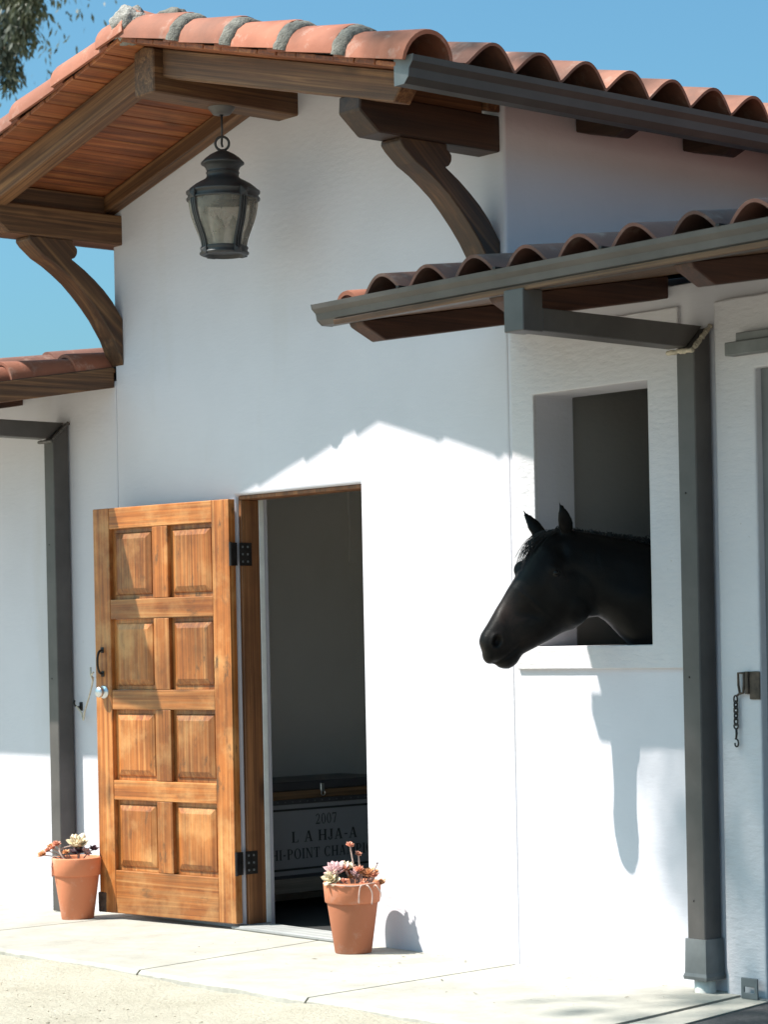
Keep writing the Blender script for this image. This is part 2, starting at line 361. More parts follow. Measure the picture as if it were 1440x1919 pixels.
# dry leaf crumbs and twigs along the foot of the wall
bm = bmesh.new()
for k in range(90):
    x = random.uniform(.3, 3.1); y = -.03 - random.random()**2*.9; L = random.uniform(.002, .008); a = random.uniform(0, 6.28)
    if random.random() < .15: L *= 3
    d = Vector((math.cos(a), math.sin(a), 0))*L; w = Vector((-d.y, d.x, 0))*.22
    vsx = [bm.verts.new(Vector((x, y, .003+random.random()*.003)) + q) for q in (-d, w, d, -w)]; bm.faces.new(vsx)
struct(from_bm('litter', bm, m_plain('dry_litter', (.12, .10, .07), .9, 0, .4, 6)), 'stuff')

# ------------------------------------------------------------------ stable building
stable = thing('stable_building', 'white stucco stable with a tiled gable, open wooden door and stall window', 'building')
AX, SL = .465, .257                                        # ridge line, pitch of the gable roof
ZR = 4.007
def zt(x): return ZR - SL*abs(x-AX)
TX0, TX1 = -.99, 1.905
def gable(y0, y1, inset):
    bm = bmesh.new(); bm_prism(bm, [(TX0, -.15), (TX1, -.15), (TX1, zt(TX1)-inset), (AX, ZR-inset), (TX0, zt(TX0)-inset)], 1, y0, y1); return bm
me = boolean(gable(0, 5, .03), [bb((-.8, .2, -.3), (1.7, 4.8, 3.0)), bb((0, -.3, -.3), (.93, .5, 2.07))], .014, 3)
put('front_wall', me, 'stucco', stable)
SW = .165                                                  # pitch of the two low roofs
def wing_bm(x0, x1, y0=.005, y1=4.2):
    bm = bmesh.new(); bm_prism(bm, [(y0, -.15), (y1, -.15), (y1, 2.715+SW*y1), (y0, 2.715+SW*y0)], 0, x0, x1); return bm
me = boolean(wing_bm(1.890, 6.2), [bb((1.99, .222, -.3), (5.9, 3.9, 2.62)), bb((2.06, -.2, 1.326), (2.70, .4, 2.362)), bb((3.30, -.2, -.3), (5.0, .4, 2.34))], .006, 2)
put('wing_wall', me, 'stucco', stable)
put('wing_wall', boolean(wing_bm(-4.6, -.994), [], .006, 2), 'stucco', stable)
# surround of the stall window and of the stall door, a little proud of the wall
me = boolean(bb((1.93, -.012, 1.232), (2.865, .0118, 2.63)), [bb((2.06, -.2, 1.326), (2.70, .4, 2.362))], .005, 2)
put('window_surround', me, 'stucco_rough', stable)
me = boolean(bb((3.065, -.03, -.02), (5.4, .0118, 2.625)), [bb((3.262, -.2, -.3), (5.0, .4, 2.352))], .008, 2)
put('door_surround', me, 'stucco_rough', stable)
sd = box('sliding_door', (3.24, .03, .02), (4.98, .07, 2.40), 'doorgrey', stable)
box('door_stile', (3.262, .004, .02), (3.38, .0298, 2.36), 'doorgrey', sd, .002).location -= sd.location
tr = box('door_track', (3.163, -.085, 2.402), (5.2, -.0302, 2.452), 'galv', stable)
q = box('track_cover', (3.206, -.07, 2.4523), (5.2, -.0302, 2.485), 'galv', tr); q.location -= tr.location
# rooms
def room(name, lo, hi, wmat, fmat, skip=()):
    lo, hi = Vector(lo), Vector(hi); e = .004
    bx = box(name, (lo.x+e, lo.y, lo.z-.02), (hi.x-e, hi.y, lo.z), fmat, stable, 0)
    return bx
box('room_wall', (-.799, .21, .001), (-.79, 3.2, 2.98), 'room', stable, 0)
box('room_wall', (-.789, 3.19, .001), (1.69, 3.2, 2.98), 'room', stable, 0)
box('room_wall', (1.69, .21, .001), (1.699, 3.2, 2.98), 'room', stable, 0)
box('room_ceiling', (-.789, .201, 2.70), (1.689, 3.189, 2.72), 'room', stable, 0)
box('room_floor', (-.789, .04, -.03), (1.689, 3.189, .004), 'mat', stable, 0)
box('wall_cabinet', (-.789, 1.355, 1.79), (-.772, 2.6, 2.62), 'room', stable, .003)
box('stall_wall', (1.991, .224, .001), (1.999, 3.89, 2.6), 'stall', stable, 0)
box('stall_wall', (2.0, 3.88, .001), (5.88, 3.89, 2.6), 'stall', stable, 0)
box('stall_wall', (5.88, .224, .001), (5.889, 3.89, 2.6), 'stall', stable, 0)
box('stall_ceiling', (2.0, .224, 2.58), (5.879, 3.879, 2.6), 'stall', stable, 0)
box('stall_floor', (2.0, .03, -.03), (5.879, 3.879, .005), 'mat', stable, 0)

# --- gable roof
gable_roof = bpy.data.objects.new('gable_roof', None); COL.objects.link(gable_roof); gable_roof.parent = stable
YF, YB = -.935, 4.95
EAVE = 1.83
ang = math.atan(SL); ca, sa = math.cos(ang), math.sin(ang)
def sloped(name, s, d0, d1, y0, y1, t0, t1, mat, parent, bev=.003, off=0.0):
    """box laid along one slope: s -1 left, +1 right; d = run from the ridge; t = height over the deck's underside"""
    L = (d1-d0)/ca; c = Vector((AX+s*(d0+d1)/2, (y0+y1)/2, ZR - SL*(d0+d1)/2 + off))
    bm = bmesh.new(); bm_box(bm, (-L/2, -(y1-y0)/2, t0), (L/2, (y1-y0)/2, t1), bev)
    o = from_bm(name, bm, mat, parent, loc=c); o.rotation_euler = (0, s*ang, 0); return o
pw = EAVE/15
for s in (-1, 1):
    for k in range(15):
        sloped('plank', s, k*pw+.002, (k+1)*pw-.002, YF+random.uniform(-.004, .004), YB, 0, .020+random.uniform(-.002, .002), 'plank', gable_roof, .003)
        # dark felt above the joints
    sloped('roof_felt', s, .0, EAVE-.01, YF+.01, YB, .0235, .028, 'mat', gable_roof, 0)
# timbers
prism('ridge_beam', [(AX-.075, 3.79), (AX+.075, 3.79), (AX+.075, ZR-.022), (AX, ZR-.003), (AX-.075, ZR-.022)], 1, -.81, .19, 'beam_y', stable, .006)
def purlin(x0, x1, m='beam_y'):
    prism('purlin', [(-.765, 3.475), (-.76, 3.545), (.12, 3.545), (.12, 3.395), (-.665, 3.395)], 0, x0, x1, m, stable, .006)
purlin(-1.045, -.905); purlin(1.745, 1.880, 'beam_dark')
for s in (-1, 1):
    # rafter under the barge: runs from the ridge beam to the tail at the eave, its end cut back
    def raf(y0, y1, dep, d0, d1, nm='rafter', cut=.07):
        prof = [(AX+s*d0, ZR-SL*d0-.001), (AX+s*d1, ZR-SL*d1-.001), (AX+s*(d1+.0), ZR-SL*d1-.03), (AX+s*(d1-cut), ZR-SL*(d1-cut)-dep), (AX+s*d0, ZR-SL*d0-dep)]
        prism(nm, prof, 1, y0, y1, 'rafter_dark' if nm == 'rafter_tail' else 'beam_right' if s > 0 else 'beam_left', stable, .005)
    raf(-.765, -.675, .128, .078, 1.69)
    raf(-.075, -.002, .085, .078, 1.425 if s > 0 else 1.445, cut=.0005)
    # tails of the rafters coming through the side walls
    for y in (-.21, .47, 1.148, 1.826, 2.5):
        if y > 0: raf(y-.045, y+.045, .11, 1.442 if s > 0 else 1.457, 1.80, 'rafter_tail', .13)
    xx = AX+s*1.40
    if s < 0: box('blocking', (-.99, -.672, 3.5455), (-.945, -.077, 3.638), 'beam_y', stable)
    else: box('blocking', (1.80, -.672, 3.5455), (1.86, -.077, 3.622), 'beam_y', stable)
# curved brackets
BR = [(-.545, 3.394), (-.548, 3.375), (-.528, 3.352), (-.465, 3.302), (-.40, 3.268), (-.345, 3.232), (-.285, 3.188), (-.23, 3.136), (-.175, 3.078), (-.125, 3.018), (-.06, 2.92), (-.001, 2.785),
      (-.001, 3.02), (-.06, 3.105), (-.11, 3.158), (-.165, 3.205), (-.225, 3.25), (-.285, 3.288), (-.302, 3.298), (-.283, 3.305), (-.268, 3.325), (-.266, 3.35), (-.280, 3.366), (-.292, 3.372), (-.292, 3.394)]
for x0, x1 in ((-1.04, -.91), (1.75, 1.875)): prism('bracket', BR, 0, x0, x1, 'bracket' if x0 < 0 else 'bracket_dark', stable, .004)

# --- roof tiles
def tile_mesh(pitch, L=.43, th=.012, ra=.083):
    """an S-shaped clay tile: x across, y up the slope, z up"""
    pts = []
    for i in range(19):
        u = -pitch/2 + (pitch+.010)*i/18
        pts.append((u, ra*1.12*(.5+.5*math.cos(2*math.pi*u/pitch))**.58))
    bm = bmesh.new(); rows = []
    for y, zz in ((0, .016), (L, 0.0)):
        outer = []; inner = []
        for i, p in enumerate(pts):
            a = pts[max(i-1, 0)]; b = pts[min(i+1, len(pts)-1)]; d = Vector((b[0]-a[0], b[1]-a[1])).normalized(); nn = Vector((-d.y, d.x))
            inner.append(bm.verts.new((p[0], y, p[1]+zz))); outer.append(bm.verts.new((p[0]+nn.x*th, y, p[1]+nn.y*th+zz)))
        rows.append((outer, inner))
    (o0, i0), (o1, i1) = rows; n = len(pts)
    for k in range(n-1):
        bm.faces.new((o0[k], o0[k+1], o1[k+1], o1[k])); bm.faces.new((i0[k+1], i0[k], i1[k], i1[k+1]))
        bm.faces.new((o0[k+1], o0[k], i0[k], i0[k+1])); bm.faces.new((o1[k], o1[k+1], i1[k+1], i1[k]))
    for k in (0, n-1): bm.faces.new((o0[k], i0[k], i1[k], o1[k]))
    bmesh.ops.recalc_face_normals(bm, faces=bm.faces)
    for f in bm.faces: f.smooth = True
    for e in bm.edges:
        if e.calc_face_angle(0) > .9: e.smooth = False
    me = bpy.data.meshes.new('roof_tile'); bm.to_mesh(me); bm.free(); me.materials.append(M['tile']); return me
def barrel_mesh(L, r0, r1, th=.016, mat='rake', a0=0.0, a1=math.pi, name='rake_tile'):
    """tapered half-round tile along +y (up the slope), the wide end at y = 0"""
    bm = bmesh.new(); rows = []
    for y, r in ((0, r0), (.012, r0+.002), (L*.5, (r0+r1)/2), (L, r1)):
        rows.append(([bm.verts.new((r*math.cos(a0+(a1-a0)*i/14), y, r*math.sin(a0+(a1-a0)*i/14))) for i in range(15)],
                     [bm.verts.new(((r-th)*math.cos(a0+(a1-a0)*i/14), y, (r-th)*math.sin(a0+(a1-a0)*i/14))) for i in range(15)]))
    for (a, b), (c, d) in zip(rows, rows[1:]):
        for i in range(14): bm.faces.new((a[i], a[i+1], c[i+1], c[i])); bm.faces.new((b[i+1], b[i], d[i], d[i+1]))
        for i in (0, 14): bm.faces.new((a[i], c[i], d[i], b[i]))
    for a, b in (rows[0], rows[-1]):
        for i in range(14): bm.faces.new((a[i], b[i], b[i+1], a[i+1]))
    bmesh.ops.recalc_face_normals(bm, faces=bm.faces)
    for f in bm.faces: f.smooth = True
    for e in bm.edges:
        if e.calc_face_angle(0) > .9: e.smooth = False
    me = bpy.data.meshes.new(name); bm.to_mesh(me); bm.free(); me.materials.append(M[mat]); return me
def frame(X, Y, loc):
    X, Y = Vector(X).normalized(), Vector(Y).normalized(); Z = X.cross(Y)
    return Matrix(((X.x, Y.x, Z.x, loc[0]), (X.y, Y.y, Z.y, loc[1]), (X.z, Y.z, Z.z, loc[2]), (0, 0, 0, 1)))
def place(name, me, parent, mtx, jit=.003, ja=.012):
    o = bpy.data.objects.new(name, me); COL.objects.link(o); o.parent = parent
    mtx = mtx @ Matrix.Translation((random.uniform(-jit, jit), random.uniform(-jit, jit)*1.5, random.uniform(0, jit))) @ Matrix.Rotation(random.uniform(-ja, ja), 4, 'Z') @ Matrix.Rotation(random.uniform(-ja, ja), 4, 'Y')
    o.matrix_basis = mtx; return o
def merge_tiles(name, me, mats, parent):
    bm = bmesh.new()
    for mtx in mats:
        t_ = me.copy(); t_.transform(mtx); bm.from_mesh(t_); bpy.data.meshes.remove(t_)
    o = from_bm(name, bm, 'tile', parent, True); o['kind'] = 'stuff'; return o
TM = tile_mesh(.255); TW = tile_mesh(.265, ra=.086); TW.materials[0] = M['tile_low']
left_rest = []
for s in (1, -1):
    X = (0, 1, 0) if s > 0 else (0, -1, 0); Y = Vector((-s*ca, 0, sa))
    for k in range(22):
        y = -.478+.255*k
        for c_ in range(5):
            d = EAVE+.045-c_*.365; b = Vector((AX+s*d, y, ZR-SL*d+.030)) + Vector((s*sa, 0, ca))*.006
            mtx = frame(X, Y, b)
            if s > 0: place('roof_tile', TM, gable_roof, mtx)
            else: left_rest.append(mtx)
merge_tiles('roof_tiling', TM, left_rest, gable_roof)
# rake tiles over the barge edge, bedded in mortar on the right slope
BM_ = barrel_mesh(.44, .128, .110); BMc = barrel_mesh(.50, .128, .110); BMs = barrel_mesh(.20, .128, .118)
for s in (1, -1):
    X = (0, 1, 0) if s > 0 else (0, -1, 0); Y = Vector((-s*ca, 0, sa))
    ends = (.39, .76, 1.125, 1.48, 1.90) if s > 0 else (.14, .51, .87, 1.24, 1.60, 1.92)
    for k, d in enumerate(ends):
        b = Vector((AX+s*d, -.838, ZR-SL*d+.006)) + Vector((s*sa, 0, ca))*(.020 if s > 0 else .018)
        place('rake_tile', (BMc if s > 0 else BMs) if k == 0 else BM_, gable_roof, frame(X, Y, b) @ Matrix.Rotation(-.028, 4, 'X'), .002, .006)
        if s > 0 and k < 4:                                   # collar of mortar under the lower lip
            bm = bmesh.new(); n = 22
            rows = []
            for y, r in ((-.062, .108), (-.056, .122), (-.012, .131), (.004, .130), (.004, .10)):
                rows.append([bm.verts.new(((r+.006*mnoise.noise(Vector((i*.9, y*60, k*7+.3))))*math.cos(math.pi*i/n), y+.010*mnoise.noise(Vector((i*.6, k*5, 1.7))), (r+.006*mnoise.noise(Vector((i*.9, y*60, k*7+.3))))*math.sin(math.pi*i/n)-.004)) for i in range(n+1)])
            for A, B in zip(rows, rows[1:]):
                for i in range(n): bm.faces.new((A[i], A[i+1], B[i+1], B[i]))
            bmesh.ops.recalc_face_normals(bm, faces=bm.faces)
            o = from_bm('mortar_joint', bm, 'mortar', gable_roof, True); o.matrix_basis = frame(X, Y, b)
# ridge: half-round tiles along the top, the first one stopped with mortar
RM = barrel_mesh(.42, .125, .108, mat='rake', name='ridge_tile')
for k in range(14):
    place('ridge_tile', RM, gable_roof, frame((1, 0, 0), (0, 1, 0), (AX, -.90+.37*k, ZR+.028)) @ Matrix.Rotation(-.03, 4, 'X'), .002, .008)
bm = bmesh.new(); bmesh.ops.create_icosphere(bm, subdivisions=4, radius=1)
for q in bm.verts:
    n_ = mnoise.noise(q.co*2.3)*.2 + mnoise.noise(q.co*6)*.09
    q.co = Vector((q.co.x*.112*(1+n_), q.co.y*.07*(1+n_), q.co.z*.085*(1+n_)))
from_bm('mortar_plug', bm, 'mortar_pale', gable_roof, True, loc=(AX+.0, -.885, ZR+.075))
bm = bmesh.new(); bmesh.ops.create_icosphere(bm, subdivisions=3, radius=1)
for q in bm.verts:
    n_ = mnoise.noise(q.co*2.7+Vector((4, 0, 0)))*.25
    q.co = Vector((q.co.x*.13*(1+n_), q.co.y*.05*(1+n_), q.co.z*.035*(1+n_)))
from_bm('mortar_plug', bm, 'mortar', gable_roof, True, loc=(AX+.17, -.80, ZR+.085))

# --- low roofs either side
def wing_roof(nm, x0, x1, mirror):
    rf = bpy.data.objects.new('shed_roof', None); COL.objects.link(rf); rf.parent = stable
    aw = math.atan(SW); zd = lambda y: 2.757+SW*y             # underside of the boards
    for k in range(7):
        y0 = -.95+k*.138; y1 = y0+.134
        bm = bmesh.new(); bm_box(bm, ((x0-x1)/2, -.067/math.cos(aw), 0), ((x1-x0)/2, .067/math.cos(aw), .02), .002)
        o = from_bm('plank', bm, 'beam_x', rf, loc=((x0+x1)/2, (y0+y1)/2, zd((y0+y1)/2))); o.rotation_euler = (aw, 0, 0)
    bm = bmesh.new(); L = 5.2/math.cos(aw); bm_box(bm, ((x0-x1)/2, 0, .022), ((x1-x0)/2, L, .03)); o = from_bm('roof_felt', bm, 'mat', rf, loc=((x0+x1)/2, -.94, zd(-.94))); o.rotation_euler = (aw, 0, 0)
    return rf, zd, aw
wr, zdw, aw = wing_roof('right', 1.915, 6.1, False)
wl, _, _ = wing_roof('left', -4.9, -1.0, True)
Yw = Vector((0, math.cos(aw), math.sin(aw)))
rest = []
for k in range(15):
    x = 2.188+.265*k
    for c_ in range(10):
        y = -.925+c_*.385; mtx = frame((1, 0, 0), Yw, (x, y, zdw(y)+.036))
        if k < 11: place('roof_tile', TW, wr, mtx)
        else: rest.append(mtx)
merge_tiles('roof_tiling', TW, rest, wr).data.materials[0] = M['tile_low']
rest = []
for k in range(14):
    x = -1.36-.265*k
    for c_ in range(10):
        y = -.925+c_*.385; mtx = frame((1, 0, 0), Yw, (x, y, zdw(y)+.036))
        if k < 2: place('roof_tile', TW, wl, mtx)
        else: rest.append(mtx)
merge_tiles('roof_tiling', TW, rest, wl).data.materials[0] = M['tile_low']
RW = barrel_mesh(.44, .098, .086, mat='rake')
for k in range(6):
    y = -.975+k*.375; place('rake_tile', RW, wl, frame((1, 0, 0), Yw, (-1.104, y, zdw(y)+.028)) @ Matrix.Rotation(-.03, 4, 'X'), .002, .006)
    if k < 3: place('rake_tile', barrel_mesh(.42, .072, .062, mat='rake') if k == 0 else RW2, wr, frame((1, 0, 0), Yw, (1.945, -.90, zdw(-.90)+.052)), .001, .002) if k == 0 else None
def rafter_w(x0, x1, y1=.012):
    prism('rafter', [(-.875, zdw(-.875)-.001), (-.865, zdw(-.865)-.02), (-.755, zdw(-.755)-.088), (y1, zdw(y1)-.088), (y1, zdw(y1)-.001)], 0, x0, x1, 'red_rafter', stable, .004)
for x in (1.916, 2.72, 3.63, 4.55): rafter_w(x, x+.085, .010)
for x in (-1.965, -2.86): rafter_w(x, x+.085, .010)
prism('barge_board', [(-.93, zdw(-.93)+.03), (.0, zdw(0)+.03), (.0, zdw(0)-.075), (-.93, zdw(-.93)-.075)], 0, -1.045, -.998, 'beam_y', stable, .004)

# --- gutters and downspouts
GP = [(0, 0), (0, -.078), (-.055, -.078), (-.078, -.060), (-.084, -.035), (-.104, -.018), (-.108, 0), (-.101, 0), (-.098, -.014), (-.078, -.030), (-.072, -.056), (-.052, -.072), (-.006, -.072), (-.006, 0)]
def gutter_x(x0, x1, yb, zt_):
    gt = prism('gutter', [(yb+a, zt_+b) for a, b in GP], 0, x0, x1, 'gutter', stable)
    for xe, s in ((x0, -1), (x1, 1)):
        o = prism('end_cap', [(yb+a, zt_+b) for a, b in ((.001, .001), (.001, -.079), (-.055, -.0795), (-.079, -.061), (-.085, -.035), (-.105, -.018), (-.1095, .001))], 0, xe+s*.0005, xe+s*.003, 'galv', stable)
        o.parent = gt; o.location -= gt.location
    return gt
gr_ = gutter_x(1.815, 6.1, -.872, 2.688)
for k in range(9):
    q = box('gutter_clip', (2.33+.53*k, -.985, 2.6885), (2.345+.53*k, -.90, 2.697), 'iron', gr_, 0); q.location -= gr_.location
gutter_x(-4.9, -1.02, -.945, 2.668)
def gutter_y(y0, y1, xb, zt_, s):
    gt = prism('gutter', [(xb-s*a, zt_+b*1.3) for a, b in GP], 1, y0, y1, 'gutter_dark', stable)
    o = prism('end_cap', [(xb-s*a, zt_+b*1.3) for a, b in ((.001, .001), (.001, -.079), (-.055, -.0795), (-.079, -.061), (-.085, -.035), (-.105, -.018), (-.1095, .001))], 1, y0-.003, y0-.0005, 'galv', stable)
    o.parent = gt; o.location -= gt.location
gutter_y(-.93, 5, 2.285, 3.566, 1); gutter_y(-.93, 5, -1.355, 3.566, -1)
def downspout(x0, x1, zpt, zpb, seal='caulk'):
    foot = seal == 'caulk'
    ds = prism('downspout', [(-.1, .085 if foot else -.015), (-.006, .085 if foot else -.015), (-.006, zpt-.012), (-.1, zpb-.016)], 0, x0, x1, 'gutter', stable, .004)
    def sub(o): o.parent = ds; o.location -= ds.location; return o
    e = .002
    sub(box('outlet_box', (x0-.045, -.962, zpb-.004), (x1-.035, -.872+.01, 2.609), 'gutter', stable, .003))
    px0, px1 = x0-.042, x1-.038
    sub(prism('pipe_arm', [(-.861, zpb), (-.861, zpt), (-.006, zpt-.004), (-.1, zpb-.008)], 0, px0, px1, 'gutter', stable, .003))
    # the mitred elbow, sealed with cream caulk
    bm = bmesh.new(); n = 12
    for i in range(n+1):
        u = i/n; y_ = -.004-.096*u; z_ = zpt-.008+(zpb-zpt-.006)*u + .005*mnoise.noise(Vector((i*.9, 2, x0)))
        if i: bm_tube(bm, [pp, (x1+.001, y_, z_)], [.010+.006*mnoise.noise(Vector((i*.8, 7, 1))), .010+.006*mnoise.noise(Vector((i*.8+.8, 7, 1)))], 6)
        pp = (x1+.001, y_, z_)
    pts = [Vector((px0+(x1-px0)*i/n, -.104, zpb-.022+.006*mnoise.noise(Vector((i*.7, 1, 1))))) for i in range(n+1)]
    bm_tube(bm, pts, [.009+.005*abs(mnoise.noise(Vector((i*.8, 3, 1)))) for i in range(n+1)], 6)
    sub(from_bm('caulk_seam' if seal == 'caulk' else 'elbow_seam', bm, seal, stable, True, loc=(0, 0, 0)))
    bm = bmesh.new()                                         # the shoe: a flared sleeve round the foot
    rows = []
    for z, f in ((.205, .006), (.075, .009), (.062, .014), (.05, .012)):
        rows.append([bm.verts.new(p) for p in ((x0-f, -.1-f, z), (x1+f, -.1-f, z), (x1+f, -.004, z), (x0-f, -.004, z))])
    for A, B in zip(rows, rows[1:]):
        for i in range(4): bm.faces.new((A[i], A[(i+1) % 4], B[(i+1) % 4], B[i]))
    bm.faces.new(rows[0]); bm.faces.new(rows[-1][::-1]); bmesh.ops.recalc_face_normals(bm, faces=bm.faces)
    if foot: sub(from_bm('shoe', bm, 'galv', stable, False, loc=(0, 0, 0)))
    else: bm.free()
    bm = bmesh.new(); bm_lathe(bm, [(.04, -.06), (.042, .06), (.036, .06), (.036, -.06)], 20, ((x0+x1)/2, -.055, 0)); sub(from_bm('drain_pipe', bm, 'white_pvc', stable, True, loc=(0, 0, 0)))
    for z in (.35, 1.2, 1.9):
        bm = bmesh.new(); bmesh.ops.create_uvsphere(bm, u_segments=8, v_segments=5, radius=.004); sub(from_bm('screw', bm, 'iron', stable, True, loc=((x0+x1)/2-.01, -.1, z)))
    return ds
downspout(2.935, 3.025, 2.545, 2.462)
downspout(-1.518, -1.428, 2.545, 2.462, 'gutter')

# ------------------------------------------------------------------ doorway and the open door
box('door_sill', (-.03, -.055, 0.001), (.95, .12, .020), 'sill', stable, .006)
jx = .0
box('door_jamb', (jx+.001, .018, .0203), (jx+.022, .125, 2.05), 'jamb', stable, .003)
box('door_jamb', (.908, .07, .0203), (.929, .125, 2.05), 'jamb', stable, .003)
box('door_header', (jx+.001, .018, 2.0502), (.929, .125, 2.069), 'jamb', stable, .003)
box('door_stop', (jx+.001, .1255, .0203), (jx+.022, .155, 2.06), 'white_paint', stable, .002)
leaf = bpy.data.objects.new('door', None); COL.objects.link(leaf); leaf.parent = stable
leaf.location = (.030, -.065, .03); leaf.rotation_euler = (0, 0, R(180+7.4))
# local: x from the hinge to the free edge, +y towards the viewer, z up
W, H, T = .975, 2.022, .045
def dbox(name, x0, x1, z0, z1, y0, y1, mat, bev=.004): return box(name, (x0, y0, z0), (x1, y1, z1), mat, leaf, bev, 2)
sw = .118; ms0, ms1 = W/2-.055, W/2+.055
dbox('stile', 0, sw, 0, H, -T, 0, 'door_v'); dbox('stile', W-sw, W, 0, H, -T, 0, 'door_v')
zr = [(0, .215)]; z = .215
ph, rh = .352, .098
for k in range(4):
    z0 = z; z1 = z+ph; z = z1+rh
    zr.append((z1, min(z, H) if k < 3 else H))
for z0, z1 in zr: dbox('rail', sw+.0008, W-sw-.0008, z0, z1, -T+.001, -.0012, 'door_h')
for k in range(4):
    z0, z1 = zr[k][1], zr[k+1][0]
    dbox('mullion', ms0, ms1, z0+.0008, z1-.0008, -T+.001, -.002, 'door_v')
    for x0, x1 in ((sw, ms0), (ms1, W-sw)):
        bm = bmesh.new(); w2, h2 = (x1-x0)/2-.0008, (z1-z0)/2-.0008; rows = []
        # flat edge in the groove, a bevel up to the raised field
        for ins, yy in ((0, -T+.004), (0, -.026), (.020, -.026), (.024, -.019), (.052, -.007), (.056, -.007)):
            rows.append([bm.verts.new((sx*(w2-ins), yy, sz*(h2-ins))) for sx, sz in ((-1, -1), (1, -1), (1, 1), (-1, 1))])
        for A, B in zip(rows, rows[1:]):
            for i in range(4): bm.faces.new((A[i], A[(i+1) % 4], B[(i+1) % 4], B[i]))
        bm.faces.new(rows[-1]); bm.faces.new(rows[0][::-1]); bmesh.ops.recalc_face_normals(bm, faces=bm.faces)
        from_bm('raised_panel', bm, 'door_v', leaf, loc=((x0+x1)/2, 0, (z0+z1)/2))
for o in leaf.children: o.rotation_euler = (0, 0, 0)
# knob, pull, hinges, kick plate
bm = bmesh.new(); bm_lathe(bm, [(0, .046), (.016, .045), (.025, .039), (.028, .031), (.025, .022), (.017, .016), (.016, .009), (.029, .007), (.033, .003), (.034, 0)], 28)
o = from_bm('knob', bm, 'knob', leaf, True, loc=(W-.06, .0005, 1.105)); o.rotation_euler = (R(-90), 0, 0)
bm = bmesh.new(); bm_tube(bm, smooth_path([(0, 0, .06), (0, .022, .052), (0, .034, .02), (0, .034, -.02), (0, .022, -.052), (0, 0, -.06)], 4), .006, 8)
for zz in (.06, -.06): bm_box(bm, (-.012, 0, zz-.014), (.012, .004, zz+.014), .002)
from_bm('pull_handle', bm, 'iron', leaf, True, loc=(W-.055, .0005, 1.255))
for zz in (.285, 1.76):
    bm = bmesh.new(); bm_box(bm, (-.004, -.052, -.055), (-.0005, .002, .055), .001)
    bm_tube(bm, [(-.010, .0, -.056), (-.010, .0, .056)], .008, 10)
    for yy in (-.04, -.018):
        for z2 in (-.035, 0, .035): bm_box(bm, (-.006, yy-.004, z2-.004), (-.0042, yy+.004, z2+.004))
    from_bm('hinge', bm, 'iron', leaf, loc=(0, 0, zz))
    hx = box('hinge_leaf', (.0225, .002, zz+.03-.055), (.026, .075, zz+.03+.055), 'iron', stable, .001)
    for yy in (.02, .05):
        for z2 in (-.035, 0, .035):
            q = box('hinge_screw', (.0262, yy-.005, zz+.03+z2-.005), (.0275, yy+.005, zz+.03+z2+.005), 'galv', stable, .001); q.parent = hx; q.location -= hx.location
bm = bmesh.new(); bm_box(bm, (-.028, -.05, -.05), (.03, .004, .05), .004)
for q in bm.verts: q.co.x += .006*mnoise.noise(q.co*40)
from_bm('corner_plate', bm, 'rust', leaf, loc=(W-.02, .0, .05))

# ------------------------------------------------------------------ lantern
lan = thing('hanging_lantern', 'dark bronze lantern with dusty glass hanging under the gable ridge beam', 'lantern', (AX, -.385, 3.122))
def lat(name, prof, mat, seg=40): bm = bmesh.new(); bm_lathe(bm, prof, seg); return from_bm(name, bm, mat, lan, True)
def zl(p): return (478-p)/195*.47                             # height in the lantern from the photograph's measure
lat('ceiling_canopy', [(.012, .634), (.04, .637), (.050, .650), (.058, .660), (.062, .668), (.062, .679), (0, .679)], 'gutter')
bm = bmesh.new(); bm_tube(bm, [(0, 0, .636), (.001, 0, .575), (-.001, 0, .535)], .005, 8); bm_tube(bm, [(0, 0, .54), (-.004, 0, .505), (.002, 0, .49)], .005, 8); from_bm('stem', bm, 'lantern', lan, True)
bm = bmesh.new(); bm_torus(bm, (0, 0, .505), .031, .0058, 1, 26, 8); bm.transform(Matrix.Rotation(R(49), 4, 'Z')); from_bm('ring', bm, 'lantern', lan, True)
lat('cap', [(0, .476), (.012, .474), (.03, .468), (.055, .455), (.078, .438), (.094, .422), (.098, .417), (.098, .411), (.09, .409), (.080, .398), (.073, .382), (.072, .376), (.076, .374), (.076, .369), (.072, .367), (.074, .352), (.082, .343), (.105, .331), (.128, .318), (.150, .301), (.160, .289), (.168, .286), (.168, .279), (.160, .276), (.160, .258), (.167, .255), (.167, .248), (.155, .244)], 'lantern')
GL = [(.158, .250), (.157, .225), (.150, .185), (.140, .150), (.126, .115), (.114, .085), (.106, .060), (.102, .034)]
lat('glass', GL, 'glass', 48)
lat('base_ring', [(.098, .036), (.107, .036), (.110, .030), (.106, .024), (.106, .014), (.112, .010), (.112, .004), (.106, 0), (.088, -.004), (.086, .010), (.080, .012), (0, .012)], 'lantern')
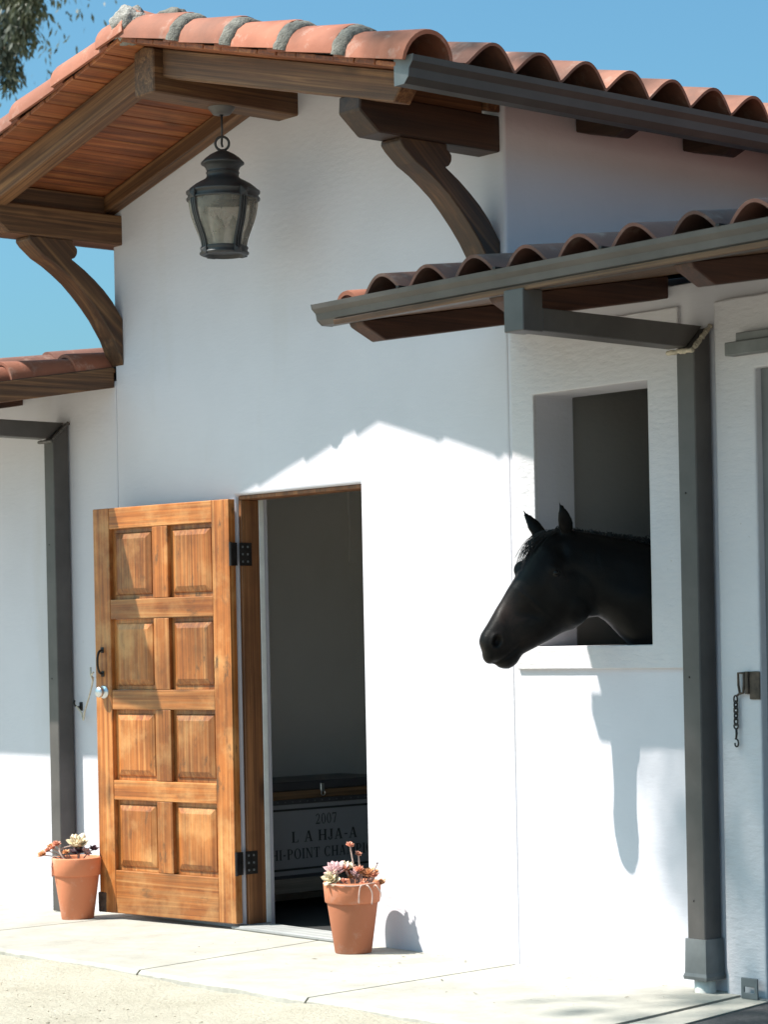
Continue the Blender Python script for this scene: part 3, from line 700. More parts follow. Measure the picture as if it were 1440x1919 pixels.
for k in range(4):
    a = R(-90+49-7+45+90*k); d = Vector((math.cos(a), math.sin(a), 0)); s_ = Vector((-d.y, d.x, 0)); bm = bmesh.new()
    for off in (-.0125, 0, .0125):
        rows = []
        for r, z in [(.164, .262)] + GL + [(.104, .02)]:
            c0 = d*(r+.001)+Vector((0, 0, z)); rows.append([bm.verts.new(c0+s_*(off+sg*.006)+d*dr) for sg, dr in ((-1, 0), (1, 0), (.6, .009), (-.6, .009))])
        for A, B in zip(rows, rows[1:]):
            for i in range(4): bm.faces.new((A[i], A[(i+1) % 4], B[(i+1) % 4], B[i]))
    bmesh.ops.recalc_face_normals(bm, faces=bm.faces); from_bm('strap', bm, 'lantern', lan, False)
    for r, z, h in ((.168, .266, .020), (.110, .014, .016)):
        bm = bmesh.new(); c0 = d*r+Vector((0, 0, z)); ring = [bm.verts.new(c0+s_*x+Vector((0, 0, y))+d*.002) for x, y in ((-.02, -h), (.02, -h), (.02, h), (-.02, h))]
        tip = bm.verts.new(c0+d*.014); back = [bm.verts.new(q.co-d*.012) for q in ring]
        for i in range(4): bm.faces.new((ring[i], ring[(i+1) % 4], tip)); bm.faces.new((back[i], back[(i+1) % 4], ring[(i+1) % 4], ring[i]))
        bmesh.ops.recalc_face_normals(bm, faces=bm.faces); from_bm('boss', bm, 'lantern', lan)
for k in range(3):
    a = 2.1*k+.7; bm = bmesh.new(); bm_lathe(bm, [(.012, 0), (.012, .06), (.014, .075), (.02, .095), (.017, .125), (.006, .15), (0, .155)], 12, (.045*math.cos(a), .045*math.sin(a), .02)); from_bm('bulb', bm, 'bulb', lan, True)

# ------------------------------------------------------------------ tack trunk inside the room
tk = thing('tack_trunk', 'black lidded tack trunk with a lettered pale front inside the dark doorway', 'trunk', (-.35, .805, 0))
def tb(name, lo, hi, mat, bev=.003): return box(name, lo, hi, mat, tk, bev)
Y0, Y1 = -.43, .43
tb('base_board', (-.40, Y0, .098), (0.012, Y1, .172), 'base_trunk')
tb('foot', (-.36, Y0+.03, .004), (-.06, Y0+.10, .0975), 'mat'); tb('foot', (-.36, Y1-.10, .004), (-.06, Y1-.03, .0975), 'mat')
tb('trunk_body', (-.395, Y0+.003, .1725), (0, Y1-.003, .548), 'trunk_face')
tb('trim', (-.396, Y0+.001, .1724), (.005, Y1-.001, .19), 'trunk_lid', .001)
tb('trim', (-.397, Y0, .546), (.006, Y1, .571), 'trunk_lid', .001)
tb('wood_band', (-.396, Y0+.001, .5712), (.004, Y1-.001, .613), 'wood_trunk')
lid = tb('lid', (-.40, Y0-.006, .6132), (.012, Y1+.006, .66), 'trunk_lid', .008)
for yy in (-.03, .33):
    bm = bmesh.new(); bm_box(bm, (0, -.012, -.02), (.006, .012, .02), .002); bm_torus(bm, (.008, 0, -.03), .012, .003, 0, 12, 6); from_bm('latch', bm, 'knob', tk, loc=(.013, yy, .625))
bm = bmesh.new()
for k in range(18): bm_box(bm, (.0061, -.41+.048*k-.003, .5555), (.008, -.41+.048*k+.003, .5615))
from_bm('rivet_row', bm, 'galv', tk)
# border with clipped corners and the lettering, flat print a hair proud of the panel
bm = bmesh.new()
def loop(ins): 
    y0, y1, z0, z1, c_ = Y0+.035+ins, Y1-.035-ins, .212+ins, .524-ins, .035
    return [(y0+c_, z0), (y1-c_, z0), (y1, z0+c_), (y1, z1-c_), (y1-c_, z1), (y0+c_, z1), (y0, z1-c_), (y0, z0+c_)]
A = [bm.verts.new((.0006, *p)) for p in loop(0)]; B = [bm.verts.new((.0006, *p)) for p in loop(.011)]
for i in range(8): bm.faces.new((A[i], A[(i+1) % 8], B[(i+1) % 8], B[i]))
from_bm('border_line', bm, 'ink', tk)
def rect(x0, y0, x1, y1): return [(x0, y0), (x1, y0), (x1, y1), (x0, y1)]
def bar(x0, y0, x1, y1, w): return [(x0-w/2, y0), (x0+w/2, y0), (x1+w/2, y1), (x1-w/2, y1)]
def arc(cx_, cy_, rx, ry, a0, a1, wx, wy, n=14):
    out = []
    for i in range(n):
        p = R(a0+(a1-a0)*i/n); q = R(a0+(a1-a0)*(i+1)/n)
        out.append([(cx_+rx*math.cos(p), cy_+ry*math.sin(p)), (cx_+rx*math.cos(q), cy_+ry*math.sin(q)), (cx_+(rx-wx)*math.cos(q), cy_+(ry-wy)*math.sin(q)), (cx_+(rx-wx)*math.cos(p), cy_+(ry-wy)*math.sin(p))])
    return out
def srf(x, y, w=.30, h=.055): return rect(x-w/2, y, x+w/2, y+h)
TH, TN = .17, .075
def glyph(c):
    top = 1-.055
    if c == 'I': return .34, [rect(.17-TH/2, .05, .17+TH/2, .95), srf(.17, 0), srf(.17, top)]
    if c == 'H': return .84, [rect(.17-TH/2, .05, .17+TH/2, .95), rect(.67-TH/2, .05, .67+TH/2, .95), rect(.25, .46, .6, .54), srf(.17, 0), srf(.17, top), srf(.67, 0), srf(.67, top)]
    if c == 'L': return .70, [rect(.17-TH/2, .05, .17+TH/2, .95), srf(.17, top), rect(.02, 0, .60, .06), [(.52, .06), (.60, .06), (.64, .28), (.60, .28)]]
    if c == 'A': return .80, [bar(.12, .05, .37, 1, TN), bar(.62, .05, .40, 1, TH), rect(.20, .30, .58, .37), srf(.12, 0, .24), srf(.62, 0, .30)]
    if c == 'J': return .52, [rect(.32-TH/2, .25, .32+TH/2, .95), srf(.32, top)] + arc(.20, .22, .205, .24, -180, 0, .13, .09, 10) + [rect(.0, .17, .10, .28)]
    if c == 'N': return .84, [bar(.15, .05, .15, .95, TN), bar(.69, 0, .69, .95, TN), [(.11, .95), (.28, .95), (.73, 0), (.60, 0)], srf(.15, 0, .26), srf(.12, top, .24), srf(.69, top, .26)]
    if c == 'M': return 1.0, [bar(.14, .05, .14, .95, TN), rect(.84-TH/2, .05, .84+TH/2, .95), [(.11, .95), (.28, .95), (.52, 0), (.44, 0)], [(.44, 0), (.50, 0), (.84, .95), (.77, .95)], srf(.14, 0, .26), srf(.84, 0, .3), srf(.14, top, .24), srf(.84, top, .28)]
    if c == 'P': return .70, [rect(.17-TH/2, .05, .17+TH/2, .95), srf(.17, 0), srf(.17, top, .26), rect(.2, .93, .36, .99), rect(.2, .44, .36, .5)] + arc(.34, .715, .30, .275, -90, 90, .15, .06)
    if c == 'T': return .74, [rect(.36-TH/2, .05, .36+TH/2, .95), srf(.36, 0), rect(.03, .94, .69, 1), [(.03, .94), (.03, .72), (.07, .72), (.12, .94)], [(.69, .94), (.69, .72), (.65, .72), (.60, .94)]]
    if c == 'O': return .84, arc(.41, .5, .39, .52, 0, 360, .16, .06, 26)
    if c == 'C': return .76, arc(.40, .5, .38, .52, 45, 315, .16, .06, 22) + [rect(.63, .70, .69, .98), rect(.62, .06, .66, .25)]
    if c == '0': return .62, arc(.30, .5, .27, .52, 0, 360, .12, .055, 24)
    if c == '2': return .62, arc(.29, .72, .25, .29, -50, 170, .12, .06, 14) + [[(.38, .56), (.48, .50), (.16, .08), (.03, .0)], rect(.03, 0, .54, .12), rect(.50, .05, .56, .26)]
    if c == '7': return .60, [rect(.05, .88, .55, 1), rect(.03, .74, .09, 1), [(.47, .9), (.55, .9), (.33, 0), (.20, 0)]]
    if c == '-': return .40, [rect(.06, .36, .34, .48)]
    return .3, []
def lettering(s, zb, h, yc, width, name='lettering'):
    tot = sum(glyph(c)[0]+.08 for c in s); k = width/tot; y = yc-width/2; bm = bmesh.new()
    for i, c in enumerate(s):
        w, polys = glyph(c)
        for j, p in enumerate(polys):
            xx = .0008 + .00006*(j % 40)
            try: bm.faces.new([bm.verts.new((xx, y+px*k, zb+py*h)) for px, py in p])
            except ValueError: pass
        y += (w+.08)*k
    return from_bm(name, bm, 'ink', tk)
lettering('2007', .437, .052, .005, .145); lettering('L A HJA-A', .352, .055, -.005, .44); lettering('HI-POINT CHAMPION', .268, .052, .005, .73)

# ------------------------------------------------------------------ pots and succulents
def pot(loc, label):
    p = thing('terracotta_pot', label, 'flower pot', loc, 'terracotta pots by the door')
    bm = bmesh.new(); bm_lathe(bm, [(0, 0), (.078, 0), (.081, .004), (.112, .222), (.112, .235), (.105, .235)], 44); bmesh.ops.recalc_face_normals(bm, faces=bm.faces); from_bm('pot_body', bm, 'pot', p, True)
    bm = bmesh.new(); bm_lathe(bm, [(.108, .222), (.118, .2215), (.121, .226), (.127, .305), (.125, .311), (.119, .312), (.115, .306), (.108, .225)], 44); from_bm('rim', bm, 'pot', p, True)
    bm = bmesh.new(); bm_lathe(bm, [(0, .285), (.05, .288), (.115, .282)], 24); from_bm('soil', bm, 'soil', p, True)
    return p
def rosette(parent, loc, r, mat, axis=(0, 0, 1), layers=3, per=6, open_=.9, fat=.30):
    r *= 1.08
    bm = bmesh.new(); at = bm.verts.layers.float.new('petal'); ax = Vector(axis).normalized(); q = ax.to_track_quat('Z', 'Y')
    for L in range(layers):
        f = (L+1)/layers
        for k in range(per):
            a = 2*math.pi*(k+.5*L)/per + random.uniform(-.12, .12); el = (1-f)*1.25+.18 + (1-open_)*.8 + random.uniform(-.08, .08); ln = r*(.42+.58*f)*random.uniform(.88, 1.08)
            d = Vector((math.cos(a)*math.cos(el), math.sin(a)*math.cos(el), math.sin(el))); s_ = Vector((-math.sin(a), math.cos(a), 0)); n_ = d.cross(s_)*-1
            prev = None; w = ln*fat*1.3
            for u, wd, cv in ((0, .35, 0), (.3, .85, -.02), (.6, 1, 0), (.85, .62, .06), (1, .04, .12)):
                c0 = d*ln*u + Vector((0, 0, 1))*ln*cv; row = []
                for sg, th in ((-1, .25), (0, .0), (1, .25), (.5, -.3), (-.5, -.3)):
                    vq = bm.verts.new(q @ (c0+s_*sg*w*wd*.75+n_*(th*-w*wd*.6))); vq[at] = u; row.append(vq)
                if prev:
                    for i in range(5): bm.faces.new((prev[i], prev[(i+1) % 5], row[(i+1) % 5], row[i]))
                prev = row
    bmesh.ops.recalc_face_normals(bm, faces=bm.faces); return from_bm('rosette', bm, mat, parent, True, loc=loc)
def stem(parent, pts, r=.0035):
    bm = bmesh.new(); bm_tube(bm, smooth_path(pts, 5), r, 6); return from_bm('stem', bm, 'stem', parent, True)
PR = (1.065, -.205, 0); PL = (-1.015, -.275, -.004)
pot(PR, 'terracotta pot standing in front of the dark doorway')
pot(PL, 'terracotta pot beside the free edge of the open wooden door')
# image-right is (.65, .76), towards the viewer (.76, -.65)
IR = Vector((.652, .758, 0)); TV = Vector((.758, -.652, 0)); UZ = Vector((0, 0, 1))
def ip(a, b, z): return IR*a + TV*b + UZ*z
su = thing('succulent_plant', 'pink and coral succulent rosettes growing in the pot before the doorway', 'plant', (PR[0], PR[1], .283), 'succulents in the pots')
rosette(su, ip(-.065, .02, .068), .060, 'p_pink', ip(-.2, .45, 1), 4, 7, .75); stem(su, [ip(-.03, .01, 0), ip(-.05, .01, .03), ip(-.065, .02, .06)], .006)
rosette(su, ip(-.085, .06, .040), .048, 'p_cream', ip(-.3, .8, .6), 3, 6, .8)
rosette(su, ip(-.025, -.02, .075), .045, 'p_cream', ip(.1, .1, 1), 3, 6, .5)
for a, b, z, r, m_ in ((-.006, .01, .185, .020, 'p_coral'), (.030, .0, .145, .018, 'p_coral'), (.033, .02, .078, .025, 'p_coral'), (.010, .03, .062, .022, 'p_pink'), (-.035, .075, .036, .018, 'p_coral'), (.075, .02, .060, .034, 'p_orange'), (.094, .03, .055, .026, 'p_coral'), (.128, .02, .018, .024, 'p_orange'), (-.028, .03, .082, .024, 'p_coral'), (.045, .05, .022, .014, 'p_coral')):
    rosette(su, ip(a, b, z), r, m_, ip(random.uniform(-.3, .3), .5, 1), 3, 6, .85, .34); stem(su, [ip(a*.35+.01, b*.4, .0), ip(a*.7+.012, b*.8, z*.5), ip(a, b, z)], .0032)
for k in range(11):
    a = random.uniform(-.02, .105); b = random.uniform(-.05, .07); z = random.uniform(.03, .075); rosette(su, ip(a, b, z), random.uniform(.014, .022), random.choice(('p_coral', 'p_orange', 'p_pink', 'p_coral')), ip(random.uniform(-.4, .4), .6, 1), 3, 6, .85, .34); stem(su, [ip(a*.6, b*.5, .0), ip(a*.8+.01, b*.8, z*.5), ip(a, b, z)], .003)
for a0, a1, drop in ((.06, .032, -.055), (.06, .088, -.06), (.095, .125, -.03)): stem(su, [ip(a0, .09, .01), ip((a0+a1)/2-.005, .128, .022), ip(a1, .131, -.01), ip(a1-.002, .133, drop)], .003)
stem(su, [ip(.07, .03, .03), ip(.09, .03, .06), ip(.112, .03, .105)], .0028); rosette(su, ip(.113, .03, .105), .008, 'p_dark', (0, 0, 1), 2, 5, .4)
stem(su, [ip(-.125, .06, .028), ip(-.06, .118, .024), ip(0, .126, .02), ip(.05, .12, .024), ip(.10, .09, .03)], .0026)
su2 = thing('succulent_plant', 'cream rosette and orange sprigs growing in the pot beside the open door', 'plant', (PL[0], PL[1], .279), 'succulents in the pots')
rosette(su2, ip(.012, .01, .085), .062, 'p_cream', ip(0, .5, 1), 4, 7, .62, .36); rosette(su2, ip(.012, .01, .052), .050, 'p_dark', ip(0, .2, 1), 2, 7, .95)
stem(su2, [ip(.01, 0, 0), ip(.012, .01, .04), ip(.012, .01, .08)], .007); rosette(su2, ip(.05, .03, .052), .030, 'p_pink', ip(.6, .5, .6), 2, 6, .9)
for a, b, z, r, m_ in ((-.172, .0, .040, .028, 'p_orange'), (-.143, .01, .062, .022, 'p_coral'), (-.128, .0, .082, .022, 'p_orange'), (-.098, .01, .092, .026, 'p_coral'), (-.118, .02, .075, .018, 'p_coral'), (-.05, .03, .052, .022, 'p_orange'), (.088, .0, .066, .026, 'p_dark')):
    rosette(su2, ip(a, b, z), r, m_, ip(a*2, .5, 1), 3, 6, .9, .34); stem(su2, [ip(a*.25, b, .0), ip(a*.6, b, z*.45+.012), ip(a, b, z)], .003)
stem(su2, [ip(-.05, .05, .012), ip(-.075, .04, .05), ip(-.085, .03, .078)], .005); stem(su2, [ip(-.07, .02, .075), ip(-.04, .015, .082), ip(-.005, .01, .088)], .003)
for k in range(6): rosette(su2, ip(-.118+.004*random.random(), .05, .0-.012*k), .009, 'p_coral', ip(-1, .3, .2), 2, 5, .9)
stem(su2, [ip(-.06, .05, .012), ip(-.112, .05, .036), ip(-.119, .05, -.06)], .0026)

# ------------------------------------------------------------------ latch chain, door guide, twine
hk = thing('latch_chain', 'rusty latch plate with hanging chain and snap hook by the stall door', 'chain latch', (3.2, -.031, 1.19))
box('latch_plate', (.012, -.006, -.075), (.062, .0, .03), 'rust', hk, .002)
box('hinge_barrel', (-.004, -.014, -.055), (.012, .0, .03), 'rust', hk, .002)
bm = bmesh.new(); bm_tube(bm, [(-.004, -.012, .024), (-.036, -.012, .024), (-.036, -.012, -.02), (-.030, -.012, -.052), (-.045, -.012, -.062)], .005, 8); bm_tube(bm, [(-.008, -.012, .022), (-.009, -.012, -.02), (-.012, -.012, -.050), (-.03, -.012, -.053)], .005, 8); from_bm('hasp', bm, 'rust', hk, True)
zc = -.062-.013
for k in range(5):
    bm = bmesh.new(); bm_torus(bm, (0, 0, 0), .0105, .0034, 1 if k % 2 == 0 else 0, 16, 7, .8, 1.4); from_bm('chain_link', bm, 'iron', hk, True, loc=(-.049, -.014, zc)); zc -= .0205
bm = bmesh.new(); zb = zc-.002
bm_torus(bm, (0, 0, 0), .014, .0045, 1, 18, 8); bm_tube(bm, [(0, 0, -.014), (.002, 0, -.04), (-.002, 0, -.066)], [.006, .0065, .005], 8)
bm_tube(bm, smooth_path([(-.008, 0, -.066), (.006, 0, -.07), (.013, 0, -.085), (.010, 0, -.102), (0, 0, -.107), (-.009, 0, -.10), (-.010, 0, -.088)], 4), .0045, 8)
bm.transform(Matrix.Scale(.72, 4)); from_bm('snap_hook', bm, 'iron', hk, True, loc=(-.049, -.014, zb+.004))
gd = thing('door_guide', 'small grey slotted steel door guide standing at the pavement corner', 'door guide', (3.205, -.06, -.006))
me = boolean(bb((-.04, -.004, 0), (.04, .004, .08)), [bb((-.024, -.03, .024), (.024, .03, .046))], .003, 2); put('guide_plate', me, 'galv', gd)
box('guide_foot', (-.04, .0042, 0), (.12, .028, .006), 'galv', gd, .001)
tw = thing('tie_twine', 'pale baling twine tying the door pull back to the wall hook', 'twine', (-1.37, -.005, 1.03))
o0 = Vector((-1.37, -.005, 1.03))
bm = bmesh.new(); bm_tube(bm, smooth_path([Vector(p)-o0 for p in ((-.905, -.226, 1.235), (-.93, -.222, 1.215), (-.962, -.19, 1.20), (-1.10, -.12, 1.12), (-1.24, -.06, 1.03), (-1.30, -.03, .985), (-1.34, -.015, 1.02), (-1.365, -.03, 1.055))], 6), .0045, 6)
bm_tube(bm, [Vector(p)-o0 for p in ((-.935, -.222, 1.26), (-.93, -.225, 1.218), (-.905, -.23, 1.19))], .004, 6); from_bm('cord', bm, 'rope', tw, True)
bm = bmesh.new(); bm_tube(bm, smooth_path([(0, .014, .02), (0, -.02, .022), (0, -.035, .04), (0, -.03, .055)], 4), .005, 7); bm_box(bm, (-.014, .005, 0), (.014, .016, .045), .002); from_bm('wall_hook', bm, 'iron', tw, True)

# ------------------------------------------------------------------ the horse
horse = thing('horse', 'black horse looking out of the stall window with ears pricked', 'horse', (2.95, 1.4, .005))
HO = Vector((2.95, 1.4, .005)); P0 = Vector((2.285, -.385, 0)); hd = Vector((-.5, -.866, 0)).normalized(); hn = Vector((.866, -.5, 0))
HS = [((-0.123, 1.356), (-0.122, 1.34)), ((-0.114, 1.383), (-0.107, 1.302)), ((-0.085, 1.426), (-0.058, 1.258)), ((-0.054, 1.479), (-0.009, 1.239)), ((-0.042, 1.498), (0.025, 1.259)), ((-0.028, 1.519), (0.048, 1.296)), ((-0.005, 1.557), (0.096, 1.319)), ((0.024, 1.599), (0.163, 1.351)), ((0.049, 1.642), (0.214, 1.379)), ((0.078, 1.696), (0.265, 1.392)), ((0.113, 1.744), (0.311, 1.435)), ((0.156, 1.782), (0.362, 1.442)), ((0.223, 1.797), (0.401, 1.417)), ((0.29, 1.783), (0.445, 1.372)), ((0.374, 1.77), (0.495, 1.322)), ((0.487, 1.748), (0.562, 1.283)), ((0.628, 1.719), (0.675, 1.226))]
HW = [.018, .043, .054, .056, .052, .052, .058, .070, .084, .092, .090, .082, .082, .088, .097, .110, .135]
HK = [0, 0, .05, .10, .08, .05, .05, .12, .15, .05, .0, -.05, -.1, -.12, -.15, -.15, -.15]
bm = bmesh.new(); rings = []
NS = 24
def ring(T, B, n_, w, k, pw_=.8):
    c_ = (T+B)/2; v_ = (T-B)/2; out = []
    for i in range(NS):
        a = 2*math.pi*i/NS; ca_, sa_ = math.cos(a), math.sin(a)
        sx = math.copysign(abs(sa_)**pw_, sa_)
        out.append(bm.verts.new(c_ + v_*math.copysign(abs(ca_)**.9, ca_) + n_*w*sx*(1+k*ca_)))
    return out
def uz(p): return P0 - hd*p[0] + UZ*p[1]
for (T, B), w, k in zip(HS, HW, HK): rings.append(ring(uz(T), uz(B), hn, w, k))
for T, B, n_, w, k in (((2.74, .50, 1.68), (2.76, .55, 1.12), (.95, -.3, 0), .17, -.15), ((2.86, .82, 1.62), (2.88, .74, .92), (1, -.1, 0), .225, -.2), ((2.93, 1.25, 1.56), (2.95, 1.2, .82), (1, 0, 0), .285, -.08), ((2.96, 1.7, 1.53), (2.97, 1.7, .80), (1, 0, 0), .31, -.05), ((2.98, 2.1, 1.55), (2.98, 2.1, .88), (1, 0, 0), .30, 0), ((2.98, 2.45, 1.57), (2.98, 2.5, .98), (1, 0, 0), .27, 0), ((2.98, 2.68, 1.46), (2.98, 2.7, 1.08), (1, 0, 0), .18, 0)):
    rings.append(ring(Vector(T), Vector(B), Vector(n_).normalized(), w, k))
for A, B in zip(rings, rings[1:]):
    for i in range(NS): bm.faces.new((A[i], A[(i+1) % NS], B[(i+1) % NS], B[i]))
bm.faces.new(rings[0][::-1]); bm.faces.new(rings[-1])
def blob(c_, r, sc=(1, 1, 1)):
    q = bmesh.ops.create_icosphere(bm, subdivisions=3, radius=r)['verts']
    for v_ in q: v_.co = Vector(c_) + hd*v_.co.x*sc[0] + hn*v_.co.y*sc[1] + UZ*v_.co.z*sc[2]
for sg in (1, -1):
    blob(uz((.165, 1.628)) + hn*sg*.068, .035, (1.1, .8, .8))            # brow over the eye
    blob(uz((-.062, 1.356)) + hn*sg*.036, .034, (1, .72, 1.1))           # nostril flare
    blob(uz((.245, 1.49)) + hn*sg*.035, .085, (.95, .62, 1.05))          # round of the cheek
    blob(uz((.07, 1.50)) + hn*sg*.048, .022, (2.2, .5, .55))             # cheek ridge
blob(uz((.062, 1.632)) - hn*.035, .030, (1.1, 1, 1.25))
blob(uz((-.02, 1.268)), .036, (1.2, 1.0, .75))                            # chin
blob(uz((-.082, 1.30)), .036, (.85, 1.15, 1.1))                           # upper lip
def ear(base, tip, wdir, w, n_):
    base, tip = Vector(base), Vector(tip); prev = None; ax = tip-base
    for u, f in ((-.15, .75), (.12, 1), (.35, .97), (.6, .68), (.82, .34), (1.02, .13), (1.10, .05)):
        c_ = base+ax*u + n_*(.010*math.sin(u*3)); row = []
        for i in range(10):
            a = 2*math.pi*i/10; row.append(bm.verts.new(c_ + wdir*w*f*math.cos(a) + n_*w*f*.42*math.sin(a)))
        if prev:
            for i in range(10): bm.faces.new((prev[i], prev[(i+1) % 10], row[(i+1) % 10], row[i]))
        else: bm.faces.new(row[::-1])
        prev = row
    bm.faces.new(prev)
ear(uz((.226, 1.795)) + hn*.055, uz((.196, 1.895)) + hn*.075, (-hd*.95+UZ*.2).normalized(), .034, (hn*.9+hd*.3).normalized())
ear(uz((.150, 1.765)) - hn*.045, uz((.082, 1.878)) - hn*.095, (-hd*.8+UZ*.5).normalized(), .032, (hn*.9+hd*.3).normalized())
def leg(pts): bm_tube(bm, [Vector(p) for p, r in pts], [r for p, r in pts], 14)
for x in (2.80, 3.04):
    leg([((x, .92, 1.12), .13), ((x, .90, .86), .088), ((x, .89, .62), .062), ((x, .88, .50), .050), ((x, .89, .40), .034), ((x, .89, .20), .031), ((x, .87, .13), .040), ((x, .85, .08), .036), ((x, .83, .05), .055), ((x, .82, .0), .062)])
for x in (2.84, 3.12):
    leg([((x, 2.40, 1.15), .17), ((x, 2.34, .92), .13), ((x, 2.42, .72), .075), ((x, 2.58, .56), .050), ((x, 2.56, .46), .042), ((x, 2.53, .22), .033), ((x, 2.51, .14), .040), ((x, 2.48, .08), .036), ((x, 2.46, .05), .055), ((x, 2.45, 0), .062)])
bmesh.ops.recalc_face_normals(bm, faces=bm.faces)
for v_ in bm.verts: v_.co -= HO
me = bpy.data.meshes.new('t'); bm.to_mesh(me); bm.free(); tmp = bpy.data.objects.new('t', me); COL.objects.link(tmp)
m_ = tmp.modifiers.new('r', 'REMESH'); m_.mode = 'VOXEL'; m_.voxel_size = .0075
m_ = tmp.modifiers.new('s', 'SMOOTH'); m_.iterations = 7; m_.factor = .5
dg = bpy.context.evaluated_depsgraph_get(); me = bpy.data.meshes.new_from_object(tmp.evaluated_get(dg)); bpy.data.objects.remove(tmp); me.name = 'body'
NC = uz((-.064, 1.352)) - HO
for v_ in me.vertices:                                       # nostrils, mouth line, cheek hollow
    p = v_.co
    rel = p-NC; a = rel.dot(hd); b = rel.z; lat_ = rel.dot(hn)
    if abs(lat_) > .012 and abs(a) < .08 and abs(b) < .08:
        a2 = a*.9+b*.35; b2 = b*.9-a*.35
        f = math.exp(-((a2/.0135)**2 + (b2/.019)**2)**1.6); p -= hn*math.copysign(.024*f, lat_)
        rim = math.exp(-((((a2/.02)**2+(b2/.026)**2)**.5-1)/.3)**2); p += hn*math.copysign(.0035*rim, lat_)
    u_ = -(p+HO-P0).dot(hd); z_ = p.z+HO.z
    if -.075 < u_ < .04 and 1.22 < z_ < 1.37 and abs((p+HO-P0).dot(hn)) > .01:
        s_ = (u_+.062)/.09; zl_ = 1.268+.062*max(0, s_)**1.2
        f = math.exp(-((z_-zl_)/.006)**2)*min(1, max(0, (.04-u_)/.02)); p -= hn*math.copysign(.009*f, (p+HO-P0).dot(hn))
    q_ = (p+HO-P0)
    f = math.exp(-(((u_-.075)/.06)**2 + ((z_-1.455)/.028)**2)); p -= hn*math.copysign(.008*f, q_.dot(hn)) if abs(q_.dot(hn)) > .02 else hn*0
    f = math.exp(-(((u_-.205)/.022)**2 + ((z_-1.695)/.028)**2)); p -= hn*math.copysign(.010*f, q_.dot(hn)) if abs(q_.dot(hn)) > .03 else hn*0
    if z_ > 1.2 and u_ < .75:
        sg_ = math.copysign(1, q_.dot(hn)); fl = min(1, abs(q_.dot(hn))/.03)
        d_ = .0045*math.exp(-((u_-.06-(1.52-z_)*1.1)/.012)**2)*math.exp(-((z_-1.50)/.055)**2)       # facial crest
        d_ += .0022*math.exp(-((z_-1.44+.25*(u_-.02)+.012*math.sin(u_*60))/.006)**2)*math.exp(-((u_-.06)/.06)**2)   # a vein
        d_ -= .003*math.exp(-((((u_-.235)/.105)**2+((z_-1.50)/.125)**2)**.5-1)**2/.02)*(1 if u_ > .2 else .3)        # edge of the jaw muscle
        d_ += .004*mnoise.noise(Vector((u_*9, z_*9, 3)))+.007*mnoise.noise(Vector((u_*4, z_*7, 8)))*(1 if u_ > .35 else .3)
        p += hn*sg_*d_*fl
    v_.co = p
at = me.attributes.new('muzzle_sheen', 'FLOAT', 'POINT')  # mask of the painted nose-bridge sheen and the muzzle colour
for i, v_ in enumerate(me.vertices):
    q_ = v_.co+HO-P0; u_ = -q_.dot(hd); z_ = q_.z
    at.data[i].value = min(1, math.exp(-(((u_+.01)/.06)**2+((z_-1.46)/.075)**2)) + .5*math.exp(-(((u_-.02)/.10)**2+((z_-1.36)/.05)**2)) + .35*math.exp(-(((u_-.17)/.05)**2+((z_-1.60)/.04)**2)))
put('body', me, 'coat', horse, True)
for sg in (1, -1):
    bm = bmesh.new(); bmesh.ops.create_uvsphere(bm, u_segments=20, v_segments=12, radius=.020); from_bm('eye', bm, 'eye', horse, True, loc=uz((.172, 1.614)) + hn*sg*.0775 - HO)
def tuft(bm, p0, p1, p2, w):
    p0, p1, p2 = Vector(p0), Vector(p1), Vector(p2); prev = None; s_ = (p2-p0).cross(Vector((random.uniform(-1, 1), random.uniform(-1, 1), random.uniform(-1, 1)))).normalized()
    for i in range(6):
        u = i/5; c_ = p0*(1-u)**2+p1*2*u*(1-u)+p2*u*u; ww = w*(1-u*.9)
        row = [bm.verts.new(c_+s_*ww), bm.verts.new(c_-s_*ww)]
        if prev: bm.faces.new((prev[0], prev[1], row[1], row[0]))
        prev = row
bm = bmesh.new()
for k in range(260):                                         # forelock falling between the eyes
    a = random.uniform(.125, .205); p0 = uz((a, 1.765+.1*(a-.12)+random.uniform(-.01, .02))) + hn*random.uniform(-.05, .045); L = random.uniform(.08, .19)
    d = hd*.55-UZ*.84; p2 = p0 + d*L + hd*random.uniform(-.008, .028) + hn*random.uniform(-.02, .02); p1 = (p0+p2)/2 + hd*.03+UZ*.018; tuft(bm, p0-HO, p1-HO, p2-HO, .0016)
from_bm('forelock', bm, 'mane', horse)
bm = bmesh.new()
for k in range(900):                                         # mane lying over the far side of the neck
    a = random.uniform(.20, .75); zz = 1.797-.13*(a-.22) if a < .63 else 1.745-.35*(a-.63)
    p0 = uz((a, zz-.012)) + hn*random.uniform(-.03, .012); L = random.uniform(.05, .16)
    sd_ = -1 if random.random() < .8 else .5
    p1 = p0 + UZ*random.uniform(.016, .052) + hn*sd_*.02 - hd*random.uniform(-.01, .03); p2 = p0 + hn*sd_*random.uniform(.05, .09) - UZ*L*.5 - hd*random.uniform(-.02, .04); tuft(bm, p0-HO, p1-HO, p2-HO, .002)
from_bm('mane', bm, 'mane', horse)
bm = bmesh.new()
for k in range(120):
    p0 = Vector((2.98+random.uniform(-.03, .03), 2.72, 1.36)); tuft(bm, p0-HO, p0+Vector((0, .14, -.1))-HO, p0+Vector((random.uniform(-.06, .06), random.uniform(.06, .16), random.uniform(-.9, -.6)))-HO, .004)
from_bm('tail', bm, 'mane', horse)

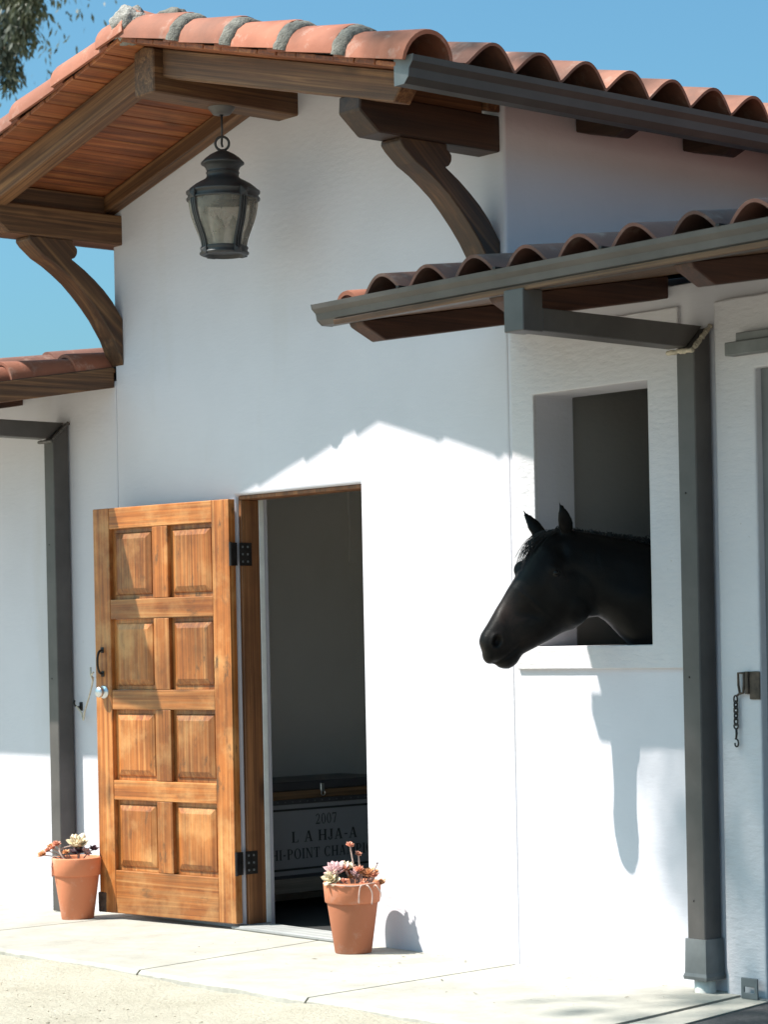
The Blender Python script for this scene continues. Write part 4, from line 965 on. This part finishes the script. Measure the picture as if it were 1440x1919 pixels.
# ------------------------------------------------------------------ trees
def leafy(name, label, base, crown_c, crown_r, nl, ls, droop, trunk_r, limbs=9, seed=1, sprays=()):
    rnd = random.Random(seed); tr_ = thing(name, label, 'tree', base); b = Vector(base); c_ = Vector(crown_c)-b
    bm = bmesh.new(); bm_tube(bm, smooth_path([(0, 0, -.2), (c_.x*.1, c_.y*.1, c_.z*.35), (c_.x*.6, c_.y*.6, c_.z*.7), c_], 6), [trunk_r*(1-.85*i/18) for i in range(19)], 10)
    tips = []
    for k in range(limbs):
        a = 2*math.pi*k/limbs+rnd.uniform(-.3, .3); e = rnd.uniform(-.5, .9); t_ = c_+Vector((math.cos(a)*math.cos(e)*crown_r[0], math.sin(a)*math.cos(e)*crown_r[1], math.sin(e)*crown_r[2]))*rnd.uniform(.6, .95)
        s0 = c_*rnd.uniform(.6, .9); bm_tube(bm, smooth_path([s0, (s0+t_)/2+Vector((0, 0, .25)), t_], 5), [trunk_r*.32*(1-.09*i) for i in range(11)], 6); tips.append(t_)
    for sp in sprays:
        sp = [Vector(p)-b for p in sp]; bm_tube(bm, smooth_path([c_*.9]+sp, 5), .012, 5); tips += [sp[-1]]
    from_bm('trunk', bm, 'bark', tr_, True)
    bm = bmesh.new(); cl = []
    for k in range(limbs*6):
        t_ = rnd.choice(tips[:limbs]); cl.append((t_.lerp(c_, rnd.uniform(0, .7))+Vector([max(-.4, min(.4, rnd.gauss(0, .25)))*crown_r[i] for i in range(3)]), rnd.uniform(.25, .55)))
    for sp in sprays:
        for p in smooth_path([Vector(q)-b for q in sp], 4): cl.append((p, .075))
    for k in range(nl):
        p, r = rnd.choice(cl) if rnd.random() > (.17 if sprays else 0) else cl[-1-rnd.randrange(len(cl)-limbs*6)]; o_ = Vector((rnd.gauss(0, r), rnd.gauss(0, r), rnd.gauss(0, r)*1.1)); q = p+o_
        d = Vector((rnd.uniform(-1, 1), rnd.uniform(-1, 1), -droop*rnd.uniform(.4, 1.6))).normalized(); s_ = d.cross(Vector((rnd.uniform(-1, 1), rnd.uniform(-1, 1), .2))).normalized(); L = ls*rnd.uniform(.6, 1.3)
        bm.faces.new([bm.verts.new(q), bm.verts.new(q+d*L*.45+s_*L*.16), bm.verts.new(q+d*L), bm.verts.new(q+d*L*.45-s_*L*.16)])
    from_bm('crown', bm, 'leaf', tr_); return tr_
leafy('tree', 'olive green tree whose drooping leafy sprays hang against the sky beyond the roof', (-15.2, 7.5, -.05), (-14.1, 6.4, 8.8), (1.5, 1.5, 1.3), 10000, .10, 1.3, .17, 9, 3,
      sprays=(((-12.6, 6.1, 8.7), (-11.9, 6, 8.3), (-11.48, 6, 7.9), (-11.42, 6, 7.55)), ((-12.5, 6.1, 8.6), (-11.6, 6, 8.35), (-11.22, 6, 8.1), (-11.12, 6, 7.75)), ((-12.5, 6.1, 8.4), (-11.9, 6, 7.9), (-11.66, 6, 7.5), (-11.6, 6, 7.15)), ((-12.4, 6, 8.7), (-11.5, 6, 8.6), (-11.08, 6, 8.3), (-11.02, 6, 8.05)), ((-12.2, 6, 8.5), (-11.7, 6, 8.2), (-11.3, 6, 7.95), (-11.28, 6, 7.5))))
leafy('tree', 'tall tree standing across the yard, shading the stall door', (-1.5, -10.4, -.05), (-.36, -7.2, 13.6), (.85, .8, .6), 5600, .20, .8, .19, 11, 8)
